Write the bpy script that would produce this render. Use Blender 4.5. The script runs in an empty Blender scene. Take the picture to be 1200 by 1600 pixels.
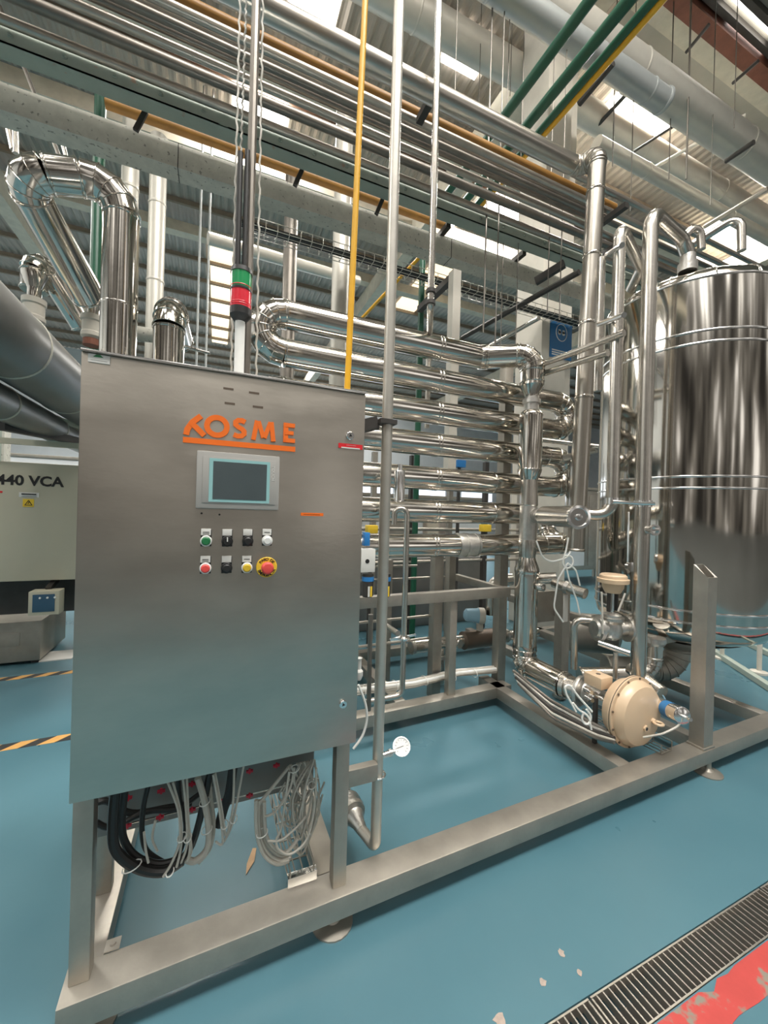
import bpy, bmesh, math, random
from mathutils import Vector, Matrix
random.seed(7)
V = Vector
S = bpy.context.scene
COL = S.collection
PI = math.pi

# ------------------------------------------------------------------ camera
F = 615.0; ROLL = 0.028; CAMZ = 1.5
YAW = math.atan((600 - 337) / F)
fw = V((math.sin(YAW), math.cos(YAW), 0)); rt = V((math.cos(YAW), -math.sin(YAW), 0)); upv = V((0, 0, 1))
_c, _s = math.cos(ROLL), math.sin(ROLL)
cd = bpy.data.cameras.new('camera'); cam = bpy.data.objects.new('camera', cd); COL.objects.link(cam)
cd.sensor_fit = 'VERTICAL'; cd.sensor_height = 24; cd.lens = F / 1600 * 24; cd.clip_start = .02; cd.clip_end = 200
cx = rt * _c + upv * _s; cy = -rt * _s + upv * _c; cz = -fw
cam.matrix_world = Matrix(((cx.x, cy.x, cz.x, 0), (cx.y, cy.y, cz.y, 0), (cx.z, cy.z, cz.z, CAMZ), (0, 0, 0, 1)))
S.camera = cam

def at(x, y, X=None, Y=None, Z=None, D=None):
    """world point seen at a photo pixel, on the plane X=, Y= or Z=, or at distance D along the view"""
    u = (x - 600) / F; v = -(y - 800) / F
    d = fw + rt * (u * _c - v * _s) + upv * (u * _s + v * _c)
    t = D if D is not None else X / d.x if X is not None else Y / d.y if Y is not None else (Z - CAMZ) / d.z
    return V((0, 0, CAMZ)) + d * t

# ------------------------------------------------------------------ world, light, exposure
w = bpy.data.worlds.new('world'); S.world = w; w.use_nodes = True
nt = w.node_tree; nt.nodes.clear()
def N(nt, t, **k):
    n = nt.nodes.new(t)
    for a, b in k.items():
        if a.startswith('i_'):
            n.inputs[a[2:].replace('_', ' ')].default_value = b
        else: setattr(n, a, b)
    return n
def ramp(nt, stops, fac):
    r = N(nt, 'ShaderNodeValToRGB'); e = r.color_ramp.elements
    while len(e) > 1: e.remove(e[-1])
    e[0].position = stops[0][0]; e[0].color = (*stops[0][1], 1)
    for p, c in stops[1:]:
        q = e.new(p); q.color = (*c, 1)
    nt.links.new(fac, r.inputs[0]); return r.outputs[0]
tc = N(nt, 'ShaderNodeTexCoord'); mp = N(nt, 'ShaderNodeMapping'); mp.inputs['Scale'].default_value = (7, 7, 2.6)
nt.links.new(tc.outputs['Generated'], mp.inputs[0])
nz = N(nt, 'ShaderNodeTexNoise', i_Scale=1.0, i_Detail=3.0); nt.links.new(mp.outputs[0], nz.inputs[0])
wall = ramp(nt, [(.38, (.03, .028, .025)), (.5, (.13, .12, .105)), (.60, (.30, .28, .25)), (.70, (1.6, 1.55, 1.5))], nz.outputs[0])
mq = N(nt, 'ShaderNodeMapping'); mq.inputs['Scale'].default_value = (9, 2.2, 1); nt.links.new(tc.outputs['Generated'], mq.inputs[0])
n2 = N(nt, 'ShaderNodeTexNoise', i_Scale=1.0, i_Detail=2.0); nt.links.new(mq.outputs[0], n2.inputs[0])
roof = ramp(nt, [(.40, (.07, .066, .06)), (.50, (.26, .245, .225)), (.58, (.7, .67, .62)), (.66, (4.2, 4.1, 3.9))], n2.outputs[0])
sp = N(nt, 'ShaderNodeSeparateXYZ'); nt.links.new(tc.outputs['Generated'], sp.inputs[0])
mz = N(nt, 'ShaderNodeMapRange'); mz.inputs[1].default_value = .38; mz.inputs[2].default_value = .62; nt.links.new(sp.outputs[2], mz.inputs[0])
mw = N(nt, 'ShaderNodeMix', data_type='RGBA'); nt.links.new(mz.outputs[0], mw.inputs[0]); nt.links.new(wall, mw.inputs[6]); nt.links.new(roof, mw.inputs[7]); wc = mw.outputs[2]
bg = N(nt, 'ShaderNodeBackground', i_Strength=1.0); nt.links.new(wc, bg.inputs[0])
wo = N(nt, 'ShaderNodeOutputWorld'); nt.links.new(bg.outputs[0], wo.inputs[0])
def area(name, loc, sx, sy, power, rot=(0, 0, 0), col=(1, .97, .92)):
    l = bpy.data.lights.new(name, 'AREA'); l.shape = 'RECTANGLE'; l.size = sx; l.size_y = sy; l.energy = power; l.color = col
    o = bpy.data.objects.new(name, l); o.location = loc; o.rotation_euler = rot; COL.objects.link(o); return o
# daylight under the roof lights; the lamps away from them are added fill
area('overhead_daylight_fill', (1.2, -.8, 8.6), 5, 1.6, 800)  # fill added overhead, out of view
area('overhead_daylight_fill', (-7.5, 3.0, 8.6), 1.6, 6, 560)  # added fill at the far left, no roof light above it
area('overhead_daylight_fill', (.58, 7.65, 8.9), .9, 1.0, 330)
area('overhead_daylight_fill', (6.4, 7.65, 8.9), 1.5, .65, 380)
area('overhead_daylight_fill', (7.0, 4.82, 8.9), 1.4, .7, 380)
area('overhead_daylight_fill', (12.2, 5.7, 8.9), 1.8, .9, 380)
area('overhead_daylight_fill', (3.0, 19.5, 8.6), 12, 2, 900)  # added fill deep in the hall, hidden behind the tubes
area('overhead_daylight_fill', (-7.5, 9.5, 8.6), 4, 1.6, 420)  # added fill to brighten the machine line at the left
vs = S.view_settings; vs.view_transform = 'Standard'; vs.look = 'None'; vs.gamma = 1; vs.use_curve_mapping = False
vs.exposure = 0.12

# ------------------------------------------------------------------ materials
def mat(name, col, rough=.5, metal=0., var=.0, vscale=6, bump=0., bscale=40, stretch=(1, 1, 1), col2=None, emit=0, rvar=0., spec=.5, coat=0., trans=0., wear=None):
    m = bpy.data.materials.new(name); m.use_nodes = True; t = m.node_tree; b = t.nodes['Principled BSDF']
    b.inputs['Base Color'].default_value = (*col, 1); b.inputs['Roughness'].default_value = rough
    b.inputs['Metallic'].default_value = metal; b.inputs['Specular IOR Level'].default_value = spec; b.inputs['Coat Weight'].default_value = coat
    if trans: b.inputs['Transmission Weight'].default_value = trans
    L = t.links
    if emit:
        b.inputs['Emission Color'].default_value = (*col, 1); b.inputs['Emission Strength'].default_value = emit
    tc = N(t, 'ShaderNodeTexCoord'); mp = N(t, 'ShaderNodeMapping'); mp.inputs['Scale'].default_value = stretch
    L.new(tc.outputs['Object'], mp.inputs[0])
    nz = N(t, 'ShaderNodeTexNoise', i_Scale=float(vscale), i_Detail=5.0, i_Roughness=.62); L.new(mp.outputs[0], nz.inputs[0])
    c2 = col2 or tuple(max(0, c * (1 - var)) for c in col); c1 = col if col2 else tuple(min(1, c * (1 + var)) for c in col)
    co = ramp(t, [(.22, c2), (.78, c1)], nz.outputs[0])
    if wear:
        wn = N(t, 'ShaderNodeTexNoise', i_Scale=float(wear[1]), i_Detail=7.0); L.new(tc.outputs['Object'], wn.inputs[0])
        rr = ramp(t, [(wear[2], (0, 0, 0)), (wear[2] + .04, (1, 1, 1))], wn.outputs[0])
        mx = N(t, 'ShaderNodeMix', data_type='RGBA'); L.new(rr, mx.inputs[0]); L.new(co, mx.inputs[6]); mx.inputs[7].default_value = (*wear[0], 1)
        co = mx.outputs[2]
    L.new(co, b.inputs['Base Color'])
    if rvar:
        mr = N(t, 'ShaderNodeMapRange'); mr.inputs[3].default_value = max(.02, rough - rvar); mr.inputs[4].default_value = rough + rvar
        mr.inputs[1].default_value = .1; mr.inputs[2].default_value = .9
        L.new(nz.outputs[0], mr.inputs[0]); L.new(mr.outputs[0], b.inputs['Roughness'])
    if bump:
        n2 = N(t, 'ShaderNodeTexNoise', i_Scale=float(bscale), i_Detail=3.0); L.new(mp.outputs[0], n2.inputs[0])
        bp = N(t, 'ShaderNodeBump', i_Strength=bump, i_Distance=.01); L.new(n2.outputs[0], bp.inputs['Height']); L.new(bp.outputs[0], b.inputs['Normal'])
    return m
M = {}
M['door'] = mat('brushed_stainless', (.52, .48, .42), .33, 1, .14, 2.6, .03, 30, (1, 1, 2.6), rvar=.09)
M['frame'] = mat('satin_stainless_frame', (.40, .37, .32), .45, .75, .16, 7, .05, 60, rvar=.06)
M['pipe'] = mat('satin_stainless_pipe', (.58, .545, .49), .27, 1, .10, 12, .03, 50)
M['clad'] = mat('polished_cladding', (.62, .585, .53), .12, 1, .10, 5, .06, 6, rvar=.04)
M['droppipe'] = mat('pale_steel_tube', (.60, .57, .51), .42, .8, .1, 10)
M['tank'] = mat('polished_tank_shell', (.56, .53, .48), .09, 1, .08, 2, .13, 3.0, (1, 1, .35))
M['chrome'] = mat('bright_steel', (.82, .81, .79), .16, 1)
M['cast'] = mat('cast_steel', (.62, .60, .56), .36, 1, .15, 30, .2, 80)
M['tan'] = mat('tan_enamel', (.64, .47, .31), .38, 0, .05, 8, coat=.15)
M['cream'] = mat('cream_enamel', (.62, .58, .50), .45, 0, .05, 8)
M['beige'] = mat('beige_panel_paint', (.50, .47, .36), .5, 0, .06, 2)
M['green_beam'] = mat('grey_green_paint', (.36, .41, .35), .55, 0, .1, 5, wear=((.40, .28, .2), 9, .69))
M['galv'] = mat('galvanised_sheet', (.54, .52, .45), .55, .2, .16, 12, wear=((.25, .24, .21), 30, .62))
M['duct'] = mat('pale_duct_sheet', (.60, .57, .50), .42, .35, .08, 3)
M['greyduct'] = mat('grey_duct_sheet', (.42, .44, .43), .42, .4, .08, 3)
M['rackpipe'] = mat('aged_steel_pipe', (.44, .40, .35), .36, 1, .18, 6)
M['rackdark'] = mat('dark_aged_pipe', (.22, .20, .175), .42, .9, .2, 6)
M['ochre'] = mat('ochre_paint', (.26, .125, .022), .5, 0, .25, 5)
M['yellow'] = mat('yellow_paint', (.80, .42, .02), .42, 0, .05)
M['green'] = mat('dark_green_paint', (.010, .085, .045), .35, 0, .1)
M['black'] = mat('black_plastic', (.018, .018, .018), .4)
M['darkmetal'] = mat('dark_painted_steel', (.055, .05, .045), .5, .3, .2)
M['concrete'] = mat('painted_concrete', (.62, .58, .50), .75, 0, .10, 4, .1, 20)
M['girder'] = mat('pale_girder', (.60, .55, .44), .75, 0, .16, 5)
M['sheet'] = mat('corrugated_sheet', (.42, .375, .32), .55, .1, .16, 1.2, stretch=(2, .4, 1))
M['slab'] = mat('tan_ceiling_board', (.42, .39, .33), .8, 0, .10, 2)
M['purlin'] = mat('rusty_purlin', (.28, .22, .16), .65, 0, .2, 4)
M['rust'] = mat('rust_red_steel', (.20, .07, .04), .65, 0, .3, 4)
M['white'] = mat('white_wall_paint', (.72, .74, .75), .7, 0, .06, 2)
M['sky'] = mat('roof_light', (1, .97, .92), .5, emit=9)
M['skyamber'] = mat('aged_roof_light', (1, .80, .55), .5, emit=1.3, var=.2, vscale=3)
M['winlit'] = mat('lit_window', (.80, .88, 1), .5, emit=1.6)
M['blue'] = mat('blue_plastic', (.03, .20, .50), .35)
M['paleblue'] = mat('pale_blue_enamel', (.30, .50, .62), .4)
M['wcable'] = mat('pale_grey_cable', (.50, .47, .41), .5, 0, .12, 20)
M['bcable'] = mat('black_cable', (.018, .017, .016), .42)
M['tie'] = mat('white_cable_tie', (.8, .8, .76), .5)
M['orange'] = mat('orange_vinyl', (.93, .17, .012), .5, 0)
M['red'] = mat('red_plastic', (.72, .02, .03), .35, coat=.3)
M['redglow'] = mat('red_lens', (.75, .03, .05), .2, coat=.5)
M['greenglow'] = mat('green_lens', (.02, .30, .10), .2, coat=.5)
M['btngreen'] = mat('green_button', (.02, .17, .06), .35)
M['btnred'] = mat('red_button', (.75, .08, .07), .4)
M['btnyel'] = mat('yellow_button', (.70, .46, .03), .4)
M['btnwhite'] = mat('white_button', (.78, .78, .75), .4)
M['label'] = mat('white_label', (.70, .69, .65), .5)
M['ylabel'] = mat('yellow_label', (.82, .55, .04), .5)
M['bezel'] = mat('grey_bezel', (.40, .385, .36), .4)
M['teal'] = mat('pale_teal_border', (.30, .55, .55), .4)
M['screen'] = mat('dark_screen', (.075, .095, .10), .28, var=.1, vscale=8)
M['glass'] = mat('clear_glass', (.9, .9, .88), .05, trans=1.0)
M['signblue'] = mat('sign_blue', (.03, .16, .36), .5)
M['redtag'] = mat('red_clip', (.55, .02, .05), .5)
M['wood'] = mat('pale_wood', (.55, .36, .20), .7, 0, .2, 20)
M['floor'] = mat('teal_epoxy_floor', (.092, .200, .240), .30, 0, .0, .8, .0, 5, col2=(.062, .150, .188), rvar=.08, spec=.5)
M['greyfloor'] = mat('grey_concrete_floor', (.085, .095, .095), .55, 0, .15, 2)
M['dullclad'] = mat('dull_cladding', (.50, .465, .41), .30, 1, .1, 5, .1, 8)
M['boxblue'] = mat('muted_blue_face', (.035, .09, .15), .35)
M['floorred'] = mat('red_floor_paint', (.47, .060, .052), .6, 0, .14, 9, wear=((.23, .21, .17), 9, .565))
M['pit'] = mat('drain_pit', (.035, .032, .03), .8)
M['grate'] = mat('grate_steel', (.62, .58, .52), .38, .9, .15, 20)
M['tapeblk'] = mat('black_tape', (.03, .03, .03), .5)
M['tapeyel'] = mat('orange_tape', (.62, .34, .10), .5, var=.15)
M['vessel'] = mat('dull_grey_vessel', (.20, .20, .19), .35, .5, .1, 3)
M['chip'] = mat('bare_concrete_chip', (.40, .32, .27), .8, 0, .2, 60)
M['brown'] = mat('brown_sleeve', (.17, .13, .10), .4, .5, .1)

# ------------------------------------------------------------------ mesh helpers
def newbm(): return bmesh.new()
def box(bm, a, b, bev=0):
    x0, x1 = sorted((a[0], b[0])); y0, y1 = sorted((a[1], b[1])); z0, z1 = sorted((a[2], b[2]))
    vs = [bm.verts.new((x, y, z)) for z in (z0, z1) for x, y in ((x0, y0), (x1, y0), (x1, y1), (x0, y1))]
    fs = [(3, 2, 1, 0), (4, 5, 6, 7), (0, 1, 5, 4), (1, 2, 6, 5), (2, 3, 7, 6), (3, 0, 4, 7)]
    f = [bm.faces.new([vs[i] for i in q]) for q in fs]
    if bev:
        es = list({e for q in f for e in q.edges}); bmesh.ops.bevel(bm, geom=es, offset=bev, segments=2, affect='EDGES', profile=.6)
    return bm
def bar(bm, p, q, w, h, up=V((0, 0, 1)), bev=0):
    """rectangular bar from p to q (centre line), w across, h along 'up'"""
    p, q = V(p), V(q); d = (q - p).normalized(); s = d.cross(up)
    if s.length < 1e-4: s = d.cross(V((0, 1, 0)))
    s.normalize(); u = s.cross(d).normalized()
    vs = [bm.verts.new(c + s * (i * w / 2) + u * (j * h / 2)) for c in (p, q) for i, j in ((-1, -1), (1, -1), (1, 1), (-1, 1))]
    f = [bm.faces.new([vs[i] for i in k]) for k in ((3, 2, 1, 0), (4, 5, 6, 7), (0, 1, 5, 4), (1, 2, 6, 5), (2, 3, 7, 6), (3, 0, 4, 7))]
    if bev:
        es = list({e for k in f for e in k.edges}); bmesh.ops.bevel(bm, geom=es, offset=bev, segments=2, affect='EDGES', profile=.6)
    return bm
def fillet(pts, R, n=6):
    pts = [V(p) for p in pts]
    if not R or len(pts) < 3: return pts
    out = [pts[0]]
    for i in range(1, len(pts) - 1):
        a, b, c = pts[i - 1], pts[i], pts[i + 1]; u = (a - b).normalized(); v = (c - b).normalized()
        th = PI - u.angle(v)
        if th < .02: out.append(b); continue
        t = min(R * math.tan(th / 2), (a - b).length * .499, (c - b).length * .499); r = t / math.tan(th / 2)
        ctr = b + (u + v).normalized() * (r / math.cos(th / 2)); p0 = b + u * t; p1 = b + v * t
        e0 = p0 - ctr; e1 = p1 - ctr; ax = e0.cross(e1).normalized()
        for k in range(n + 1): out.append(ctr + Matrix.Rotation(th * k / n, 3, ax) @ e0)
    out.append(pts[-1]); return out
def frames(path):
    T = []
    for i in range(len(path)):
        if i == 0: t = path[1] - path[0]
        elif i == len(path) - 1: t = path[-1] - path[-2]
        else: t = (path[i + 1] - path[i]).normalized() + (path[i] - path[i - 1]).normalized()
        T.append(t.normalized())
    n = T[0].orthogonal().normalized(); out = []
    for i, t in enumerate(T):
        n = (n - t * n.dot(t)).normalized(); out.append((t, n, t.cross(n)))
    return out
def sweep(bm, path, r, seg=14, cap=True):
    path = [V(p) for p in path]; q = [path[0]]
    for p in path[1:]:
        if (p - q[-1]).length > 1e-5: q.append(p)
    path = q; fr = frames(path); rings = []
    rr = r if isinstance(r, (list, tuple)) else [r] * len(path)
    for i, (p, (t, n, b)) in enumerate(zip(path, fr)):
        k = 1.0
        if 0 < i < len(path) - 1:
            a = (path[i] - path[i - 1]).angle(path[i + 1] - path[i]); k = 1 / max(.5, math.cos(a / 2))
            m = ((path[i + 1] - path[i]).normalized() - (path[i] - path[i - 1]).normalized())
            m = m.normalized() if m.length > 1e-5 else None
        else: m = None
        ring = []
        for j in range(seg):
            th = 2 * PI * j / seg; o = (n * math.cos(th) + b * math.sin(th)) * rr[i]
            if m is not None: o += m * (o.dot(m) * (k - 1))
            ring.append(bm.verts.new(p + o))
        rings.append(ring)
    for a, b in zip(rings, rings[1:]):
        for j in range(seg): bm.faces.new((a[j], a[(j + 1) % seg], b[(j + 1) % seg], b[j]))
    if cap:
        bm.faces.new(list(reversed(rings[0]))); bm.faces.new(rings[-1])
    return bm
def lathe(bm, base, axis, prof, seg=28):
    """profile [(distance along axis, radius)]"""
    base, axis = V(base), V(axis).normalized(); n = axis.orthogonal().normalized(); b = axis.cross(n); rings = []
    for t, r in prof:
        c = base + axis * t
        if r < 1e-6: rings.append([bm.verts.new(c)])
        else: rings.append([bm.verts.new(c + (n * math.cos(2 * PI * j / seg) + b * math.sin(2 * PI * j / seg)) * r) for j in range(seg)])
    for p, q in zip(rings, rings[1:]):
        for j in range(seg):
            if len(p) == 1 and len(q) == 1: continue
            if len(p) == 1: bm.faces.new((p[0], q[(j + 1) % seg], q[j])) if False else bm.faces.new((p[0], q[j], q[(j + 1) % seg]))
            elif len(q) == 1: bm.faces.new((p[j], p[(j + 1) % seg], q[0]))
            else: bm.faces.new((p[j], p[(j + 1) % seg], q[(j + 1) % seg], q[j]))
    if len(rings[0]) > 1: bm.faces.new(list(reversed(rings[0])))
    if len(rings[-1]) > 1: bm.faces.new(rings[-1])
    return bm
def ring(bm, c, axis, r, wd=.012, lift=.003, seg=28):
    a = V(axis).normalized()
    return lathe(bm, V(c) - a * wd / 2, a, [(0, r - .004), (0, r + lift * .5), (wd * .3, r + lift), (wd * .7, r + lift), (wd, r + lift * .5), (wd, r - .004)], seg)
def prism(bm, pts, n, th):
    n = V(n).normalized(); a = [bm.verts.new(V(p)) for p in pts]; b = [bm.verts.new(V(p) + n * th) for p in pts]
    k = len(pts); bm.faces.new(a); bm.faces.new(list(reversed(b)))
    for i in range(k): bm.faces.new((a[i], b[i], b[(i + 1) % k], a[(i + 1) % k]))
    return bm
def obj(name, bm, m, parent=None):
    me = bpy.data.meshes.new(name); o = bpy.data.objects.new(name, me)
    off = V((0, 0, 0)); q = parent
    while q is not None: off += q.location; q = q.parent
    if parent is None:
        zs = [v.co.z for v in bm.verts]; xs = [v.co.x for v in bm.verts]; ys = [v.co.y for v in bm.verts]
        off = V(((min(xs) + max(xs)) / 2, (min(ys) + max(ys)) / 2, min(zs))); o.location = off
    bmesh.ops.translate(bm, verts=bm.verts, vec=-off)
    bmesh.ops.recalc_face_normals(bm, faces=bm.faces)
    bm.to_mesh(me); bm.free()
    me.materials.append(M[m]); me.shade_smooth(); me.set_sharp_from_angle(angle=math.radians(32))
    COL.objects.link(o); o.parent = parent; return o
def tag(o, label, cat, group=None, kind=None):
    o['label'] = label; o['category'] = cat
    if group: o['group'] = group
    if kind: o['kind'] = kind
    return o
def thing(name, label, cat, loc=(0, 0, 0), group=None):
    o = bpy.data.objects.new(name, None); COL.objects.link(o); o.location = loc; o.empty_display_size = .1
    return tag(o, label, cat, group)
def struct(name, bm, m, parent=None):
    o = obj(name, bm, m, parent)
    if parent is None: o['kind'] = 'structure'
    return o
def text(s, c, size, m, parent, name='lettering', right=V((1, 0, 0)), up=V((0, 0, 1)), th=.001, off=0., sx=1., align='CENTER', label=None):
    cu = bpy.data.curves.new('t', 'FONT'); cu.body = s; cu.size = size; cu.extrude = th; cu.offset = off; cu.align_x = align; cu.align_y = 'CENTER'; cu.resolution_u = 3
    to = bpy.data.objects.new('t', cu); COL.objects.link(to); bpy.context.view_layer.update()
    me = bpy.data.meshes.new_from_object(to.evaluated_get(bpy.context.evaluated_depsgraph_get()))
    bpy.data.objects.remove(to); bm = bmesh.new(); bm.from_mesh(me)
    r = right.normalized(); u = up.normalized(); n = r.cross(u)
    for v in bm.verts: v.co = V(c) + r * v.co.x * sx + u * v.co.y + n * v.co.z
    o = obj(name, bm, m, parent); o.data.shade_flat(); return o
def simple(name, label, cat, path, r, m, bend=0, seg=12, group=None, n=6):
    return tag(obj(name, sweep(newbm(), fillet(path, bend, n), r, seg), m), label, cat, group)

# ------------------------------------------------------------------ setting
gy0, gy1 = .745, .868
bm = newbm()
for a, b, c, d in ((-12, -1.3, 32, gy0), (-12, gy1, 32, 24), (-12, gy0, .35, gy1), (5.2, gy0, 32, gy1)):
    box(bm, (a, b, -.12), (c, d, 0))
struct('floor', bm, 'floor')
bm = newbm(); box(bm, (.35, gy0, -.14), (5.2, gy1, -.12)); struct('trim_1', bm, 'pit')
bm = newbm()
bm2 = newbm(); box(bm2, (-12, -1.42, -.12), (32, -1.3, 0)); struct('trim_201', bm2, 'greyfloor')
bm2 = newbm(); box(bm2, (-12, -14, -.12), (32, -1.42, 0)); struct('trim_202', bm2, 'greyfloor')
x = .75; pts = []
while x < 5.2:
    pts.append((x, gy0 - .004 - (random.uniform(.004, .02) if random.random() < .18 else 0), .0)); x += .05
low = [(p[0], .655 + random.uniform(-.004, .004), 0) for p in reversed(pts)]
prism(bm, pts + low, (0, 0, 1), .0015); struct('trim_2', bm, 'floorred')
# ceiling: corrugated sheets, corrugation running into the hall
bm = newbm(); x = -10.; row = []
while x < 31:
    for k in range(4):
        row.append((x + k * .045, 9.0 + (0, .035, .035, 0)[k]))
    x += .18
A = [bm.verts.new((p[0], -2.6, p[1])) for p in row]; B = [bm.verts.new((p[0], 23.5, p[1])) for p in row]
for i in range(len(row) - 1): bm.faces.new((A[i], A[i + 1], B[i + 1], B[i]))
struct('ceiling', bm, 'sheet')
k = 3
for y in [5.1 + 1.15 * i for i in range(16)]:
    bm = newbm(); bar(bm, (-10, y, 8.93), (31, y, 8.93), .07, .12); struct('trim_%d' % k, bm, 'purlin'); k += 1
# roof lights
wn = 1
def skylight(x0, y0, x1, y1, m='sky', z=8.99):
    global wn
    bm = newbm(); box(bm, (x0, y0, z - .02), (x1, y1, z)); struct('window_%d' % wn, bm, m); wn += 1
skylight(.10, 7.1, 1.05, 8.2)
skylight(-.35, 12.3, .30, 19.5, 'skyamber')
skylight(5.6, 7.3, 7.2, 8.0)
skylight(6.3, 4.45, 7.75, 5.2)
skylight(11.3, 5.2, 13.2, 6.2)
skylight(.8, 5.2, 1.5, 6.2)
skylight(5.75, 9.3, 6.6, 13.2, 'skyamber')
skylight(4.6, 8.7, 5.5, 9.6)
skylight(3.2, 5.1, 3.9, 5.7)
skylight(8.1, 8.2, 9.2, 9.0)
for y0 in (-2.2, .2, 2.4):  # extra roof lights added over the camera for floor light and reflections
    skylight(-3.5, y0, -2.4, y0 + 1.2); skylight(1.2, y0 - .3, 2.6, y0 + .5)
# flat board ceiling on the right, lower than the sheets, with rails
bm = newbm(); box(bm, (5.0, -2.6, 8.55), (31, 4.30, 8.62)); struct('trim_%d' % k, bm, 'slab'); k += 1
for y in (4.1, 3.2, 3.0):
    bm = newbm(); bar(bm, (5, y, 8.49), (31, y, 8.49), .07, .1); struct('trim_%d' % k, bm, 'rust' if y == 4.1 else 'darkmetal'); k += 1
q1, q2, q3 = at(1100, 75, Z=8.45), at(1130, 45, Z=8.4), at(1150, 25, Z=8.3)
bm = newbm(); box(bm, (5, q1.y - .10, 8.40), (31, q1.y + .12, 8.54)); struct('trim_%d' % k, bm, 'girder'); k += 1
bm = newbm(); box(bm, (5, q2.y - .02, 8.35), (31, q2.y + .16, 8.54)); struct('trim_%d' % k, bm, 'rust'); k += 1
for px, py, L_ in ((1128, 62, .5), (1165, 60, .9), (1180, 22, 1.1), (1150, 85, .5)):
    p = at(px, py, Z=8.5); skylight(p.x - L_ / 2, p.y - .07, p.x + L_ / 2, p.y + .05, 'sky', 8.52)
for i in range(9):
    bm = newbm(); bar(bm, (5.2 + i * .5, 1.2, 8.2), (5.45 + i * .5, 2.35, 8.2), .02, .02); bar(bm, (5.45 + i * .5, 1.2, 8.2), (5.2 + i * .5, 2.35, 8.2), .02, .02); struct('trim_%d' % k, bm, 'darkmetal'); k += 1
for y in (1.3, 1.6, 1.9, 2.2):
    bm = newbm(); bar(bm, (5.2, y, 8.22), (12, y, 8.22), .05, .09); struct('trim_%d' % k, bm, 'darkmetal'); k += 1
# concrete girders along the hall
for y, z, h, wd, m in ((6.4, 8.35, .34, .25, 'girder'), (8.6, 8.55, .30, .25, 'girder'), (11.4, 8.6, .26, .25, 'girder'), (7.0, 8.75, .22, .12, 'rust'), (9.4, 8.8, .2, .12, 'rust')):
    bm = newbm(); bar(bm, (-10, y, z), (31, y, z), wd, h); struct('trim_%d' % k, bm, m); k += 1
for x in (4.3, 12.5, -4.5):
    bm = newbm(); bar(bm, (x, -2.6, 8.25), (x, 23, 8.25), .3, .5); struct('trim_%d' % k, bm, 'girder'); k += 1
# walls
def wallbox(name, a, b, m='white'):
    bm = newbm(); box(bm, a, b); return struct(name, bm, m)
wallbox('wall_back', (-12, 23.5, 0), (32, 23.7, 9.0))
wallbox('wall_left', (-12, -3, 0), (-11.8, 23.5, 9.0))
wallbox('wall_right', (31.8, -3, 0), (32, 23.5, 9.0))
for x0 in (-8, -4, 0, 4, 8, 12, 16, 20):
    bm = newbm(); box(bm, (x0, 23.44, 1.2), (x0 + 2.6, 23.49, 3.6)); struct('window_%d' % wn, bm, 'winlit'); wn += 1
# concrete column with a shallow recess
bm = newbm(); box(bm, (3.914, 4.0, 0), (4.346, 4.5, 9.0), .02); box(bm, (4.346, 4.15, 0), (4.606, 4.45, 9.0))
struct('trim_%d' % k, bm, 'concrete'); k += 1
bm = newbm(); box(bm, (14.2, 9.0, 0), (14.9, 9.7, 9.0)); struct('trim_%d' % k, bm, 'concrete'); k += 1
# hazard tape on the floor at the left
for yy, x0, x1 in ((3.10, -2.6, -.35), (4.30, -3.2, -.4)):
    bm = newbm(); bm2 = newbm(); x = x0; i = 0
    while x < x1:
        p = [(x, yy - .04, 0), (x + .09, yy - .04, 0), (x + .17, yy + .04, 0), (x + .08, yy + .04, 0)]
        prism(bm if i % 2 else bm2, p, (0, 0, 1), .0015); x += .09; i += 1
    o = struct('trim_%d' % k, bm, 'tapeblk'); k += 1
    o = struct('trim_%d' % k, bm2, 'tapeyel'); k += 1

# ------------------------------------------------------------------ drain grates
def grate(x0, x1, label):
    t = thing('drain_grate', label, 'grate', (x0, gy0, -.03))
    bm = newbm()
    for y in (gy0 + .006, gy1 - .006): bar(bm, (x0 + .002, y, -.016), (x1 - .002, y, -.016), .005, .03)
    for x in (x0 + .005, x1 - .005): bar(bm, (x, gy0 + .01, -.016), (x, gy1 - .01, -.016), .006, .03)
    obj('rim', bm, 'grate', t)
    bm = newbm(); n = int((x1 - x0) / .0265)
    for i in range(1, n):
        x = x0 + (x1 - x0) * i / n; bar(bm, (x, gy0 + .008, -.014), (x, gy1 - .008, -.014), .0048, .022)
    o = obj('bars', bm, 'grate', t)
grate(.36, 1.11, 'steel drain grate nearest the bottom edge of the photo, left of the first joint')
grate(1.115, 2.09, 'long steel drain grate between the two joints, beside the red floor stripe')
grate(2.095, 3.07, 'steel drain grate past the second joint at the right edge')

# ------------------------------------------------------------------ skid frame
sk = thing('skid_frame', 'large stainless steel box-section skid frame lying on the teal floor under the plant', 'frame', (1.7, 1.3, 0))
def part(name, parent, m, *bars, bev=.003):
    bm = newbm()
    for p, q, wd, h in bars: bar(bm, p, q, wd, h, bev=bev)
    return obj(name, bm, m, parent)
def vpost(x0, y0, x1, y1, z0, z1, name='post'):
    bm = newbm(); box(bm, (x0, y0, z0), (x1, y1, z1), .004); return obj(name, bm, 'frame', sk)
zt, bh = .15, .08; zc = zt - bh / 2
part('front_beam', sk, 'frame', ((-.36, 1.345, zc), (4.2, 1.452, zc), .112, bh), bev=.006)
part('cross_beam', sk, 'frame', ((-.312, 1.40, zc), (-.312, 2.55, zc), .075, bh))
part('cross_beam', sk, 'frame', ((.425, 1.42, zc), (.425, 2.42, zc), .085, bh))
part('cross_beam', sk, 'frame', ((2.10, 1.45, zc), (2.10, 2.70, zc), .09, bh))
part('cross_beam', sk, 'frame', ((2.80, 1.47, zc), (2.80, 3.9, zc), .08, bh))
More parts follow.
